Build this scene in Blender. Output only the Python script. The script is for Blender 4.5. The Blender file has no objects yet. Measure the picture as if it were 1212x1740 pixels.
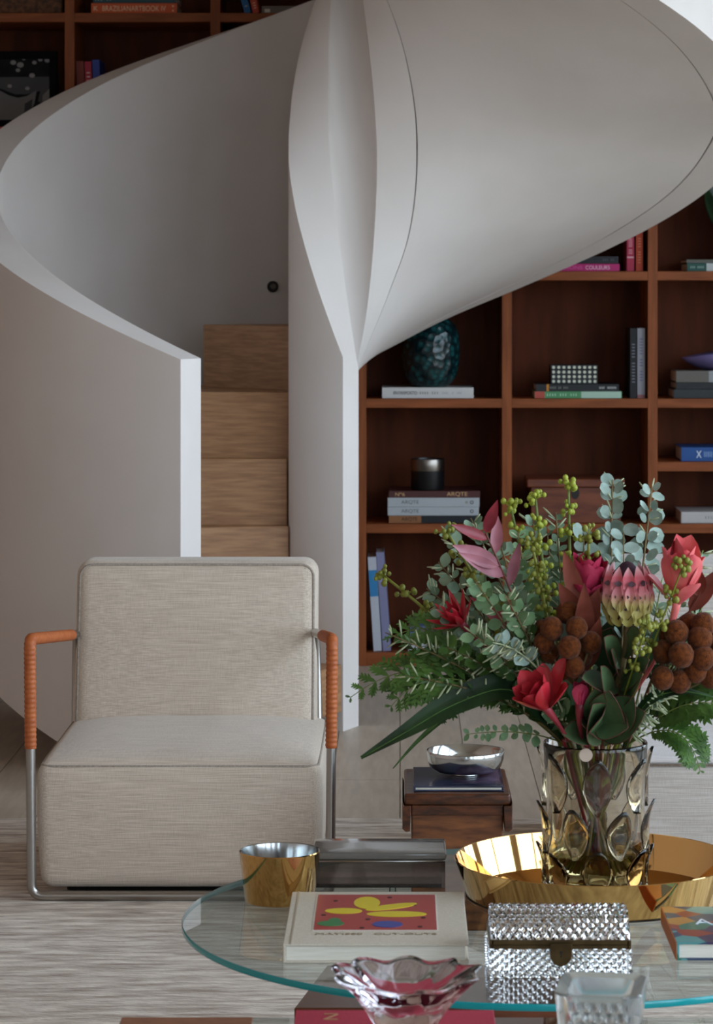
import bpy, bmesh, math, random
import numpy as np
from mathutils import Vector, Matrix

random.seed(7)
SC = bpy.context.scene
COL = SC.collection

# ------------------------------------------------------------------ camera
F, XV, YH, H = 4850.0, 680.0, 490.0, 1.35      # focal length (px of a 1740 px high frame), vanishing point, eye height


def P(px, py, D):
    return Vector(((px - XV) * D / F, D, H - (py - YH) * D / F))


def PX(px, D):
    return (px - XV) * D / F


def PZ(py, D):
    return H - (py - YH) * D / F


cam_data = bpy.data.cameras.new('camera')
cam = bpy.data.objects.new('camera', cam_data)
COL.objects.link(cam)
cam.location = (0, 0, H)
cam.rotation_euler = (math.pi / 2, 0, 0)
cam_data.sensor_fit = 'VERTICAL'
cam_data.sensor_height = 36.0
cam_data.lens = F / 1740.0 * 36.0
cam_data.shift_x = (606.0 - XV) / 1740.0
cam_data.shift_y = -(870.0 - YH) / 1740.0
cam_data.clip_start = 0.05
cam_data.clip_end = 200
cam_data.dof.use_dof = True
cam_data.dof.focus_distance = 5.6
cam_data.dof.aperture_fstop = 13.0
SC.camera = cam

# ------------------------------------------------------------------ sky and exposure
world = bpy.data.worlds.new('sky')
SC.world = world
world.use_nodes = True
bg = world.node_tree.nodes['Background']
bg.inputs[0].default_value = (0.70, 0.85, 1.0, 1)
bg.inputs[1].default_value = 5.8
SC.view_settings.view_transform = 'Standard'
SC.view_settings.look = 'None'
SC.view_settings.exposure = 0.0
SC.view_settings.gamma = 1.0
SC.view_settings.use_curve_mapping = False
SC.cycles.use_denoising = True
SC.cycles.max_bounces = 14
SC.cycles.transmission_bounces = 12
SC.cycles.transparent_max_bounces = 12
SC.cycles.sample_clamp_indirect = 6.0
SC.cycles.blur_glossy = 0.3

ROOM_L, ROOM_R, ROOM_F, ROOM_B, ROOM_H = -3.4, 3.6, -2.6, 10.62, 4.4


def portal(name, loc, rot, sx, sy):
    l = bpy.data.lights.new(name, 'AREA')
    l.shape = 'RECTANGLE'
    l.size, l.size_y = sx, sy
    l.cycles.is_portal = True
    o = bpy.data.objects.new(name, l)
    o.location = loc
    o.rotation_euler = rot
    COL.objects.link(o)


WR = [(-2.0, 0.6), (0.9, 3.5), (3.8, 6.4), (6.9, 8.6)]          # windows of the wall at the camera's right hand (depth ranges)
WF = [(0.2, 0.9), (2.2, 3.3)]                      # windows behind the camera (x ranges)
WZ0, WZ1 = 0.1, 4.0
for a, b in WR:
    portal('window_portal', (ROOM_R + 0.1, (a + b) / 2, (WZ0 + WZ1) / 2), (0, math.pi / 2, 0), WZ1 - WZ0, b - a)
for a, b in WF:
    portal('window_portal', ((a + b) / 2, ROOM_F - 0.1, (WZ0 + WZ1) / 2), (math.pi / 2, 0, 0), b - a, WZ1 - WZ0)


# ------------------------------------------------------------------ materials
def lin(h):
    h = h.lstrip('#')
    o = []
    for i in (0, 2, 4):
        c = int(h[i:i + 2], 16) / 255.0
        o.append(c / 12.92 if c <= 0.04045 else ((c + 0.055) / 1.055) ** 2.4)
    return (o[0], o[1], o[2], 1.0)


MATS = {}


def M(name, c1, c2=None, scale=10.0, stretch=(1, 1, 1), rough=0.5, metal=0.0, bump=0.0, bscale=None, bstretch=None,
      detail=5.0, spec=0.5, lo=0.35, hi=0.65, sss=0.0, coat=0.0, trans=0.0, ior=1.45, sheen=0.0, bdist=0.002):
    if name in MATS:
        return MATS[name]
    m = bpy.data.materials.new(name)
    m.use_nodes = True
    nt = m.node_tree
    b = nt.nodes['Principled BSDF']
    b.inputs['Base Color'].default_value = lin(c1)
    b.inputs['Roughness'].default_value = rough
    b.inputs['Metallic'].default_value = metal
    b.inputs['Specular IOR Level'].default_value = spec
    b.inputs['Coat Weight'].default_value = coat
    b.inputs['Transmission Weight'].default_value = trans
    b.inputs['IOR'].default_value = ior
    b.inputs['Sheen Weight'].default_value = sheen
    tc = mp = None
    if c2 or bump:
        tc = nt.nodes.new('ShaderNodeTexCoord')
    if c2:
        mp = nt.nodes.new('ShaderNodeMapping')
        mp.inputs['Scale'].default_value = stretch
        nt.links.new(tc.outputs['Object'], mp.inputs['Vector'])
        n = nt.nodes.new('ShaderNodeTexNoise')
        n.inputs['Scale'].default_value = scale
        n.inputs['Detail'].default_value = detail
        nt.links.new(mp.outputs[0], n.inputs['Vector'])
        r = nt.nodes.new('ShaderNodeValToRGB')
        r.color_ramp.elements[0].position = lo
        r.color_ramp.elements[1].position = hi
        r.color_ramp.elements[0].color = lin(c1)
        r.color_ramp.elements[1].color = lin(c2)
        nt.links.new(n.outputs['Fac'], r.inputs[0])
        nt.links.new(r.outputs[0], b.inputs['Base Color'])
    if bump:
        mp2 = nt.nodes.new('ShaderNodeMapping')
        mp2.inputs['Scale'].default_value = bstretch or stretch
        nt.links.new(tc.outputs['Object'], mp2.inputs['Vector'])
        n2 = nt.nodes.new('ShaderNodeTexNoise')
        n2.inputs['Scale'].default_value = bscale or scale
        n2.inputs['Detail'].default_value = 4
        nt.links.new(mp2.outputs[0], n2.inputs['Vector'])
        bp = nt.nodes.new('ShaderNodeBump')
        bp.inputs['Strength'].default_value = bump
        bp.inputs['Distance'].default_value = bdist
        nt.links.new(n2.outputs['Fac'], bp.inputs['Height'])
        nt.links.new(bp.outputs[0], b.inputs['Normal'])
    MATS[name] = m
    return m


def ramp_z(name, stops, z0, z1, rough=0.5, noise=0.0):
    """colour that changes along the object's own height (petals that fade from tip to base)"""
    m = bpy.data.materials.new(name)
    m.use_nodes = True
    nt = m.node_tree
    b = nt.nodes['Principled BSDF']
    b.inputs['Roughness'].default_value = rough
    tc = nt.nodes.new('ShaderNodeTexCoord')
    sp = nt.nodes.new('ShaderNodeSeparateXYZ')
    nt.links.new(tc.outputs['Object'], sp.inputs[0])
    mr = nt.nodes.new('ShaderNodeMapRange')
    mr.inputs['From Min'].default_value = z0
    mr.inputs['From Max'].default_value = z1
    nt.links.new(sp.outputs['Z'], mr.inputs['Value'])
    r = nt.nodes.new('ShaderNodeValToRGB')
    while len(r.color_ramp.elements) < len(stops):
        r.color_ramp.elements.new(0.5)
    for e, (p, c) in zip(r.color_ramp.elements, stops):
        e.position = p
        e.color = lin(c)
    nt.links.new(mr.outputs[0], r.inputs[0])
    nt.links.new(r.outputs[0], b.inputs['Base Color'])
    MATS[name] = m
    return m


def glass_sheet(name, tint, f0=1.5, rough=0.0):
    """clear sheet: see-through with a Fresnel reflection"""
    m = bpy.data.materials.new(name)
    m.use_nodes = True
    nt = m.node_tree
    nt.nodes.remove(nt.nodes['Principled BSDF'])
    out = nt.nodes['Material Output']
    t = nt.nodes.new('ShaderNodeBsdfTransparent')
    t.inputs[0].default_value = tint
    g = nt.nodes.new('ShaderNodeBsdfGlossy')
    g.inputs['Roughness'].default_value = rough
    fr = nt.nodes.new('ShaderNodeFresnel')
    fr.inputs[0].default_value = f0
    mx = nt.nodes.new('ShaderNodeMixShader')
    nt.links.new(fr.outputs[0], mx.inputs[0])
    nt.links.new(t.outputs[0], mx.inputs[1])
    nt.links.new(g.outputs[0], mx.inputs[2])
    nt.links.new(mx.outputs[0], out.inputs[0])
    MATS[name] = m
    return m


def hammered(name, c1, c2, scale):
    m = bpy.data.materials.new(name)
    m.use_nodes = True
    nt = m.node_tree
    b = nt.nodes['Principled BSDF']
    b.inputs['Roughness'].default_value = 0.22
    tc = nt.nodes.new('ShaderNodeTexCoord')
    v = nt.nodes.new('ShaderNodeTexVoronoi')
    v.inputs['Scale'].default_value = scale
    nt.links.new(tc.outputs['Object'], v.inputs['Vector'])
    r = nt.nodes.new('ShaderNodeValToRGB')
    r.color_ramp.elements[0].color = lin(c2)
    r.color_ramp.elements[1].color = lin(c1)
    r.color_ramp.elements[1].position = 0.6
    nt.links.new(v.outputs['Distance'], r.inputs[0])
    nt.links.new(r.outputs[0], b.inputs['Base Color'])
    bp = nt.nodes.new('ShaderNodeBump')
    bp.inputs['Strength'].default_value = 0.8
    bp.inputs['Distance'].default_value = 0.006
    bp.invert = False
    nt.links.new(v.outputs['Distance'], bp.inputs['Height'])
    nt.links.new(bp.outputs[0], b.inputs['Normal'])
    MATS[name] = m
    return m


m_plaster = M('plaster', '#dbd3ce', '#e1dad6', scale=3, rough=0.75, bump=0.08, bscale=60, spec=0.25)
m_ceiling = M('ceiling_paint', '#bdb0a6', rough=0.8)
m_wall2 = M('warm_plaster', '#c4ab9c', rough=0.8)
m_case = M('walnut', '#783d1b', '#8f4e27', scale=6, stretch=(9, 9, 0.8), spec=0.3, rough=0.5, bump=0.05, bscale=40)
m_case_h = M('walnut_across', '#783d1b', '#8f4e27', scale=6, stretch=(1, 9, 9), spec=0.3, rough=0.5)
m_case_back_shade = M('walnut_back_shade', '#4c2412', '#613019', scale=5, stretch=(3, 3, 0.5), spec=0.15, rough=0.6)  # same walnut as the fronts, with compartment shade put into its colour
m_oak = M('oak_step', '#966d4d', '#b08661', scale=8, stretch=(1.2, 1.2, 12), rough=0.5, bump=0.06, bscale=30, bstretch=(1, 1, 10))
m_floor = M('pale_oak_floor', '#beb0a0', '#cebfae', scale=5, stretch=(9, 1, 1), rough=0.42, bump=0.05, bscale=12, bstretch=(9, 1, 1))
m_floor2 = M('pale_oak_floor_warm', '#b5a796', '#c6b7a6', scale=5, stretch=(9, 1, 1), rough=0.42, bump=0.05, bscale=12, bstretch=(9, 1, 1))
m_joint = M('floor_joint', '#8f7d6a', rough=0.8)
m_rug = M('rug_wool', '#957f6c', '#eaddce', scale=34, stretch=(0.30, 1.5, 1), rough=0.95, bump=0.9, bscale=90, bstretch=(0.5, 1.6, 1),
          detail=8, bdist=0.006, lo=0.3, hi=0.7, spec=0.1, sheen=0.2)
m_steel = M('brushed_steel', '#a9a49f', rough=0.28, metal=1.0)
m_leather = M('tan_leather', '#a2532a', '#b46231', scale=60, rough=0.5, bump=0.2, bscale=200, spec=0.4)
m_black = M('black_matte', '#16130f', rough=0.6)


def linen(name, c1, c2):
    """woven fabric: threads along and across"""
    m = bpy.data.materials.new(name)
    m.use_nodes = True
    nt = m.node_tree
    b = nt.nodes['Principled BSDF']
    b.inputs['Roughness'].default_value = 0.9
    b.inputs['Specular IOR Level'].default_value = 0.15
    b.inputs['Sheen Weight'].default_value = 0.25
    tc = nt.nodes.new('ShaderNodeTexCoord')
    ns = []
    for st in ((5, 260, 260), (420, 22, 22)):
        mp = nt.nodes.new('ShaderNodeMapping')
        mp.inputs['Scale'].default_value = st
        nt.links.new(tc.outputs['Object'], mp.inputs['Vector'])
        n = nt.nodes.new('ShaderNodeTexNoise')
        n.inputs['Scale'].default_value = 2.2
        n.inputs['Detail'].default_value = 6
        nt.links.new(mp.outputs[0], n.inputs['Vector'])
        ns.append(n)
    ad = nt.nodes.new('ShaderNodeMath')
    ad.operation = 'ADD'
    ad.operation = 'MULTIPLY_ADD'
    nt.links.new(ns[1].outputs['Fac'], ad.inputs[0])
    ad.inputs[1].default_value = 0.5
    nt.links.new(ns[0].outputs['Fac'], ad.inputs[2])
    r = nt.nodes.new('ShaderNodeValToRGB')
    r.color_ramp.elements[0].position = 0.38
    r.color_ramp.elements[1].position = 0.62
    r.color_ramp.elements[0].color = lin(c1)
    r.color_ramp.elements[1].color = lin(c2)
    hf = nt.nodes.new('ShaderNodeMath')
    hf.operation = 'MULTIPLY'
    hf.inputs[1].default_value = 0.667
    nt.links.new(ad.outputs[0], hf.inputs[0])
    nt.links.new(hf.outputs[0], r.inputs[0])
    nt.links.new(r.outputs[0], b.inputs['Base Color'])
    bp = nt.nodes.new('ShaderNodeBump')
    bp.inputs['Strength'].default_value = 0.35
    bp.inputs['Distance'].default_value = 0.0015
    nt.links.new(ad.outputs[0], bp.inputs['Height'])
    nt.links.new(bp.outputs[0], b.inputs['Normal'])
    MATS[name] = m
    return m


m_linen = linen('linen', '#b5a594', '#d5c6b6')
m_piping = M('linen_piping', '#8f8377', '#a89c90', scale=200, rough=0.9)
m_gold = M('polished_gold', '#dcb274', rough=0.05, metal=1.0)
m_goldcup = M('gold_mirror', '#cfa466', rough=0.09, metal=1.0)
m_silver = M('polished_silver', '#b9bcbc', rough=0.14, metal=1.0)
m_brass = M('aged_brass', '#4a3c28', '#5c4a32', scale=40, rough=0.42, metal=1.0)
m_glass_top = glass_sheet('table_glass', (0.90, 0.95, 0.94, 1), 1.5)
m_teal = M('glass_edge', '#059aa2', rough=0.1, spec=0.6, trans=0.12)
m_smoke = M('smoky_glass', '#eee8db', rough=0.02, trans=1.0, ior=1.42)
m_crystal = M('cut_crystal', '#f4f6fa', rough=0.02, trans=1.0, ior=1.5)
m_pinkcrystal = M('pink_crystal', '#f6eef4', rough=0.01, trans=1.0, ior=1.58)
m_frost = M('pressed_glass', '#eef0ee', rough=0.16, trans=0.9, ior=1.45)
m_smoked = glass_sheet('smoked_acrylic', (0.70, 0.66, 0.64, 1), 1.5, 0.03)
m_water = M('vase_water', '#d6d4ae', rough=0.0, trans=1.0, ior=1.33)
m_stool = M('old_dark_wood', '#2f1a0f', '#5a3018', scale=14, stretch=(2, 8, 8), rough=0.32, bump=0.15, bscale=30)
m_stool2 = M('old_wood_panel', '#4a2814', '#7c4a26', scale=9, stretch=(1.5, 8, 8), rough=0.4, bump=0.1, bscale=30)
m_redwood = M('red_brown_wood', '#5e2f1b', '#7d452a', scale=6, stretch=(1, 8, 8), rough=0.25)


def C(hexc, rough=0.55, **k):
    return M('paint_' + hexc.lstrip('#') + '_%d' % int(rough * 100), hexc, rough=rough, **k)


# ------------------------------------------------------------------ mesh builder
class MB:
    def __init__(self):
        self.v, self.f = [], []

    def add(self, vs, fs):
        n = len(self.v)
        self.v += [tuple(x) for x in vs]
        self.f += [tuple(i + n for i in q) for q in fs]
        return self

    def box(self, x0, x1, y0, y1, z0, z1):
        return self.add([(x0, y0, z0), (x1, y0, z0), (x1, y1, z0), (x0, y1, z0), (x0, y0, z1), (x1, y0, z1), (x1, y1, z1), (x0, y1, z1)],
                        [(0, 3, 2, 1), (4, 5, 6, 7), (0, 1, 5, 4), (1, 2, 6, 5), (2, 3, 7, 6), (3, 0, 4, 7)])

    def tube(self, pts, r, seg=8, caps=True, closed=False):
        pts = [Vector(p) for p in pts]
        n = len(pts)
        rs = r if hasattr(r, '__len__') else [r] * n
        up = None
        rings = []
        for i in range(n):
            a = pts[(i - 1) % n] if (closed or i > 0) else pts[0]
            b = pts[(i + 1) % n] if (closed or i < n - 1) else pts[-1]
            t = (b - a).normalized()
            if up is None:
                up = t.orthogonal().normalized()
            up = (up - t * up.dot(t))
            up = up.normalized() if up.length > 1e-6 else t.orthogonal().normalized()
            s = t.cross(up)
            rings.append([pts[i] + (up * math.cos(2 * math.pi * k / seg) + s * math.sin(2 * math.pi * k / seg)) * rs[i] for k in range(seg)])
        vs = [v for rg in rings for v in rg]
        fs = []
        for i in range(n if closed else n - 1):
            j = (i + 1) % n
            for k in range(seg):
                l = (k + 1) % seg
                fs.append((i * seg + k, i * seg + l, j * seg + l, j * seg + k))
        if caps and not closed:
            fs.append(tuple(range(seg))[::-1])
            fs.append(tuple((n - 1) * seg + k for k in range(seg)))
        return self.add(vs, fs)

    def lathe(self, prof, cx=0, cy=0, seg=32, mod=None):
        """prof: [(r, z)]; ends with r = 0 close on the axis"""
        vs, idx = [], []
        for j, (r, z) in enumerate(prof):
            if r < 1e-6:
                idx.append([len(vs)] * seg)
                vs.append((cx, cy, z))
            else:
                row = []
                for k in range(seg):
                    a = 2 * math.pi * k / seg
                    rr, zz = (r, z) if mod is None else mod(j, a, r, z)
                    row.append(len(vs))
                    vs.append((cx + rr * math.cos(a), cy + rr * math.sin(a), zz))
                idx.append(row)
        fs = []
        for j in range(len(prof) - 1):
            for k in range(seg):
                l = (k + 1) % seg
                q = []
                for i in (idx[j][k], idx[j][l], idx[j + 1][l], idx[j + 1][k]):
                    if i not in q:
                        q.append(i)
                if len(q) >= 3:
                    fs.append(tuple(q))
        return self.add(vs, fs)

    def sphere(self, c, r, seg=10, rings=7, sz=1.0):
        prof = [(r * math.sin(math.pi * i / rings), c[2] - r * sz * math.cos(math.pi * i / rings)) for i in range(rings + 1)]
        prof[0] = (0, prof[0][1])
        prof[-1] = (0, prof[-1][1])
        return self.lathe(prof, c[0], c[1], seg)

    def prism(self, pts, z0, z1):
        n = len(pts)
        vs = [(x, y, z0) for x, y in pts] + [(x, y, z1) for x, y in pts]
        fs = [tuple(range(n))[::-1], tuple(range(n, 2 * n))] + [(i, (i + 1) % n, n + (i + 1) % n, n + i) for i in range(n)]
        return self.add(vs, fs)

    def prism_xz(self, pts, y0, y1):
        n = len(pts)
        vs = [(x, y0, z) for x, z in pts] + [(x, y1, z) for x, z in pts]
        fs = [tuple(range(n)), tuple(range(n, 2 * n))[::-1]] + [((i + 1) % n, i, n + i, n + (i + 1) % n) for i in range(n)]
        return self.add(vs, fs)

    def grid(self, rows, closed_u=False):
        """rows: list of equally long lists of points"""
        w = len(rows[0])
        vs = [p for r in rows for p in r]
        fs = []
        for i in range(len(rows) - 1):
            for k in range(w if closed_u else w - 1):
                l = (k + 1) % w
                fs.append((i * w + k, i * w + l, (i + 1) * w + l, (i + 1) * w + k))
        return self.add(vs, fs)

    def rbox(self, x0, x1, y0, y1, z0, z1, r, n=10, fn=None):
        """rounded box; fn(x, y, z, u, v, w) may displace a point (u, v, w in -1..1)"""
        c = Vector(((x0 + x1) / 2, (y0 + y1) / 2, (z0 + z1) / 2))
        hx = Vector(((x1 - x0) / 2, (y1 - y0) / 2, (z1 - z0) / 2))
        inner = Vector([max(e - r, 1e-4) for e in hx])

        def grade(h, i):
            k = min(3, n // 3)
            e = [-h + r * (j / k) for j in range(k)]
            m = n - 2 * k
            mid = [-h + r + (2 * h - 2 * r) * j / m for j in range(m + 1)]
            return (e + mid + [-x for x in e[::-1]])[i]
        cache, vs, fs = {}, [], []

        def vert(a, b, d):
            key = (a, b, d)
            if key in cache:
                return cache[key]
            p = Vector((grade(hx.x, a), grade(hx.y, b), grade(hx.z, d)))
            q = Vector([max(-i, min(i, s)) for s, i in zip(p, inner)])
            dv = p - q
            if dv.length > 1e-9:
                p = q + dv.normalized() * r
            u = Vector([s / t for s, t in zip(p, hx)])
            w = p + c
            if fn:
                w = Vector(fn(w.x, w.y, w.z, u.x, u.y, u.z))
            cache[key] = len(vs)
            vs.append(w)
            return cache[key]
        for i in range(n):
            for j in range(n):
                for s in (0, n):
                    fs.append((vert(i, j, s), vert(i + 1, j, s), vert(i + 1, j + 1, s), vert(i, j + 1, s)))
                    fs.append((vert(i, s, j), vert(i + 1, s, j), vert(i + 1, s, j + 1), vert(i, s, j + 1)))
                    fs.append((vert(s, i, j), vert(s, i + 1, j), vert(s, i + 1, j + 1), vert(s, i, j + 1)))
        return self.add(vs, fs)

    def move(self, mat):
        self.v = [tuple(mat @ Vector(p)) for p in self.v]
        return self

    def mesh(self, name, smooth=False):
        me = bpy.data.meshes.new(name)
        me.from_pydata(self.v, [], self.f)
        bm = bmesh.new()
        bm.from_mesh(me)
        bmesh.ops.recalc_face_normals(bm, faces=bm.faces)
        bm.to_mesh(me)
        bm.free()
        if smooth:
            me.polygons.foreach_set('use_smooth', [True] * len(me.polygons))
        return me

    def build(self, name, mat, parent=None, smooth=False, bevel=0.0, angle=None, seg=2):
        me = self.mesh(name, smooth)
        me.materials.append(mat)
        o = bpy.data.objects.new(name, me)
        COL.objects.link(o)
        adopt(o, parent)
        if bevel:
            b = o.modifiers.new('bevel', 'BEVEL')
            b.width = bevel
            b.segments = seg
            b.limit_method = 'ANGLE'
            b.angle_limit = math.radians(40)
        if angle:
            e = o.modifiers.new('edges', 'EDGE_SPLIT')
            e.split_angle = math.radians(angle)
        return o


def adopt(o, parent):
    if parent is None:
        return
    o.parent = parent
    if parent.type == 'EMPTY':
        o.matrix_parent_inverse = Matrix.Translation(-Vector(parent.location))


def tag(o, label, cat, group=None, kind=None):
    if label:
        o['label'] = label
    if cat:
        o['category'] = cat
    if group:
        o['group'] = group
    if kind:
        o['kind'] = kind
    return o


def thing(name, label, cat, loc=(0, 0, 0), group=None):
    o = bpy.data.objects.new(name, None)
    o.empty_display_size = 0.05
    o.location = loc
    COL.objects.link(o)
    return tag(o, label, cat, group)


def struct(o):
    o['kind'] = 'structure'
    return o


def text(s, name, mat, parent, center, width, right=(1, 0, 0), up=(0, 0, 1), height=None, extr=0.0003):
    """lettering as a thin raised mesh centred at `center`, `width` metres wide along `right`"""
    cu = bpy.data.curves.new('lettering', 'FONT')
    cu.body = s
    cu.extrude = 0.01
    o = bpy.data.objects.new('lettering', cu)
    COL.objects.link(o)
    dg = bpy.context.evaluated_depsgraph_get()
    me = bpy.data.meshes.new_from_object(o.evaluated_get(dg))
    bpy.data.objects.remove(o)
    co = np.array([v.co[:] for v in me.vertices])
    lo, hi = co.min(0), co.max(0)
    k = width / (hi[0] - lo[0])
    ky = height / (hi[1] - lo[1]) if height else k
    R, U = Vector(right).normalized(), Vector(up).normalized()
    N = R.cross(U)
    c = Vector(center)
    for v in me.vertices:
        x = (v.co.x - (lo[0] + hi[0]) / 2) * k
        y = (v.co.y - (lo[1] + hi[1]) / 2) * ky
        v.co = c + R * x + U * y + N * (extr if v.co.z > 0 else -0.0002)
    me.materials.clear()
    me.materials.append(mat)
    t = bpy.data.objects.new(name, me)
    COL.objects.link(t)
    adopt(t, parent)
    return t


# ------------------------------------------------------------------ room shell
RUG_T = 0.012
floor = struct(MB().box(ROOM_L, ROOM_R, ROOM_F, ROOM_B, -0.12, -0.006).build('floor', m_joint))
k = 0
PW, PG = 0.186, 0.0012
x = -2.418
while x < 3.0:
    off = [0.0, 0.9, 0.42, 1.35][k % 4]
    d = 4.4 + off
    edges = [2.6, d]
    while d < ROOM_B:
        d += 1.72 + 0.21 * ((k * 7) % 3)
        edges.append(min(d, ROOM_B))
    for a, b in zip(edges[:-1], edges[1:]):
        if b - a > 0.02:
            MB().box(x + PG, x + PW - PG, a + PG, b - PG, -0.006, 0).build('plank', m_floor if (k + len(edges)) % 2 else m_floor2, floor)
    x += PW
    k += 1
struct(MB().box(ROOM_L, ROOM_R, ROOM_F, ROOM_B, ROOM_H, ROOM_H + 0.15).build('ceiling', m_ceiling))
struct(MB().box(ROOM_L - 0.15, ROOM_L, ROOM_F, ROOM_B, -0.1, ROOM_H).build('wall_left', m_wall2))
struct(MB().box(ROOM_L - 0.15, ROOM_R + 0.15, ROOM_B, ROOM_B + 0.15, -0.1, ROOM_H).build('wall_back', m_plaster))


def wall_pieces(spans, lo, hi):
    """solid ranges between the openings"""
    out, c = [], lo
    for a, b in spans:
        out.append((c, a))
        c = b
    out.append((c, hi))
    return out


mb = MB()
for a, b in wall_pieces(WR, ROOM_F, ROOM_B):
    mb.box(ROOM_R, ROOM_R + 0.2, a, b, -0.1, ROOM_H)
for a, b in WR:
    mb.box(ROOM_R, ROOM_R + 0.2, a, b, WZ1, ROOM_H).box(ROOM_R, ROOM_R + 0.2, a, b, -0.1, WZ0)
struct(mb.build('wall_right', m_plaster))
mb = MB()
for a, b in wall_pieces(WF, ROOM_L, ROOM_R):
    mb.box(a, b, ROOM_F - 0.2, ROOM_F, -0.1, ROOM_H)
for a, b in WF:
    mb.box(a, b, ROOM_F - 0.2, ROOM_F, WZ1, ROOM_H).box(a, b, ROOM_F - 0.2, ROOM_F, -0.1, WZ0)
struct(mb.build('wall_front', m_plaster))
m_frame = M('window_frame', '#3a332c', rough=0.5)
wn = 1
for a, b in WR:
    mb = MB()
    for q in (a, (a + b) / 2 - 0.03, b - 0.06):
        mb.box(ROOM_R + 0.06, ROOM_R + 0.12, q, q + 0.06, WZ0, WZ1)
    mb.box(ROOM_R + 0.06, ROOM_R + 0.12, a, b, WZ0, WZ0 + 0.06).box(ROOM_R + 0.06, ROOM_R + 0.12, a, b, WZ1 - 0.06, WZ1)
    struct(mb.build('window_%d' % wn, m_frame))
    wn += 1
for a, b in WF:
    mb = MB()
    for j in range(4):
        q = a + (b - a - 0.06) * j / 3
        mb.box(q, q + 0.06, ROOM_F - 0.12, ROOM_F - 0.06, WZ0, WZ1)
    mb.box(a, b, ROOM_F - 0.12, ROOM_F - 0.06, WZ0, WZ0 + 0.06).box(a, b, ROOM_F - 0.12, ROOM_F - 0.06, WZ1 - 0.06, WZ1)
    struct(mb.build('window_%d' % wn, m_frame))
    wn += 1
m_terrace = M('stone_terrace', '#b3a994', '#c4bba8', scale=2, rough=0.95)
struct(MB().box(-40, 40, -40, ROOM_B + 30, -0.4, -0.15).build('ground_outside', m_terrace))

# ------------------------------------------------------------------ helical staircase
SX, SD = -0.130, 8.88                    # axis of the outer wall
R2I, R2O = 1.115, 1.240
R1O, R1I = 0.199, 0.0765


def table(pts, w=6.0):
    xs = np.array([p[0] for p in pts], float)
    zs = np.array([p[1] for p in pts], float)
    g = np.arange(xs[0] - 60, xs[-1] + 60, 0.5)
    v = np.interp(g, xs, zs)
    v[g < xs[0]] = zs[0] + (g[g < xs[0]] - xs[0]) * (zs[1] - zs[0]) / (xs[1] - xs[0])
    v[g > xs[-1]] = zs[-1] + (g[g > xs[-1]] - xs[-1]) * (zs[-1] - zs[-2]) / (xs[-1] - xs[-2])
    ker = np.exp(-0.5 * (np.arange(-40, 41) * 0.5 / w) ** 2)
    ker /= ker.sum()
    s = np.convolve(np.pad(v, 40, mode='edge'), ker, 'valid')
    return lambda p: float(np.interp(p, g, s))


PH0, PH1 = 22.0, 404.0
z_ot = table([(22.3, 1.16), (55, 1.424), (90, 1.705), (131, 2.055), (171, 2.358), (420, 4.36)])
z_ob_raw = table([(29.5, 0.0), (42.6, 0.093), (55, 0.18), (120, 0.66), (165, 0.98), (179, 1.075), (193, 1.24), (213.7, 1.413), (230, 1.54),
                  (248.6, 1.683), (264, 1.81), (287, 1.92), (304, 2.06), (317, 2.16), (360, 2.50), (420, 2.97)], 4)
z_ito = table([(22, 1.14), (25, 1.165), (42.2, 1.339), (56, 1.487), (68, 1.608), (77, 1.70), (90, 1.80), (100.4, 1.88), (108, 1.965),
               (124, 2.106), (143, 2.263), (200, 2.72), (420, 4.5)], 4)
z_iti = table([(22, 1.10), (27.8, 1.15), (39.6, 1.295), (51, 1.47), (65, 1.665), (81, 1.85), (90, 1.965), (98.5, 2.07), (118.7, 2.25),
               (143, 2.43), (200, 2.84), (420, 4.6)], 4)
z_ibi_raw = table([(31, 0.0), (90, 0.42), (150, 0.80), (176, 1.0), (190, 1.112), (214, 1.269), (231, 1.418), (248, 1.58), (270, 1.76), (291, 1.875),
                   (307.6, 2.013), (324.6, 2.161), (334, 2.24), (420, 2.97)], 4)
z_ibo_raw = table([(31, 0.0), (90, 0.42), (150, 0.80), (172, 0.99), (184, 1.103), (200.8, 1.232), (220.6, 1.384), (238.8, 1.50), (256, 1.639),
                   (270, 1.764), (279.4, 1.855), (294.8, 1.976), (309.5, 2.099), (327.6, 2.23), (420, 2.97)], 4)


def z_ob(p):
    return max(0.0, z_ob_raw(p))


def z_ibi(p):
    return max(0.0, z_ibi_raw(p))


def z_ibo(p):
    return max(0.0, z_ibo_raw(p))


def plan_o(p, r):
    a = math.radians(p)
    return SX - r * math.sin(a), SD - r * math.cos(a)


def plan_i(p, r):
    t = max(0.0, min(1.0, 1 - (p - 15) / 70))
    a = math.radians(p)
    return -0.148 + 0.05 * t * t * (3 - 2 * t) - r * math.sin(a), SD - r * math.cos(a)


stair = thing('spiral_staircase', 'white plaster spiral staircase with pale oak steps beside the bookcase', 'staircase', (SX, SD, 0))
phis = [PH0 + (PH1 - PH0) * i / 240 for i in range(241)]


def ribbon(plan, ra, rb, zta, ztb, zba, zbb):
    mb = MB()
    rows = []
    for p in phis:
        xa, ya = plan(p, ra)
        xb, yb = plan(p, rb)
        rows.append([(xa, ya, zta(p)), (xb, yb, ztb(p)), (xb, yb, zbb(p)), (xa, ya, zba(p))])
    mb.grid(rows, closed_u=True)
    n = len(mb.v)
    mb.f += [(0, 1, 2, 3), (n - 4, n - 3, n - 2, n - 1)]
    return mb


ribbon(plan_o, R2O, R2I, z_ot, z_ot, z_ob, z_ob).build('outer_wall', m_plaster, stair, smooth=True, angle=35)
inner_wall = ribbon(plan_i, R1O, R1I, z_ito, z_iti, z_ibo, z_ibi).build('inner_wall', m_plaster, stair, smooth=True, angle=35)
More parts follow.
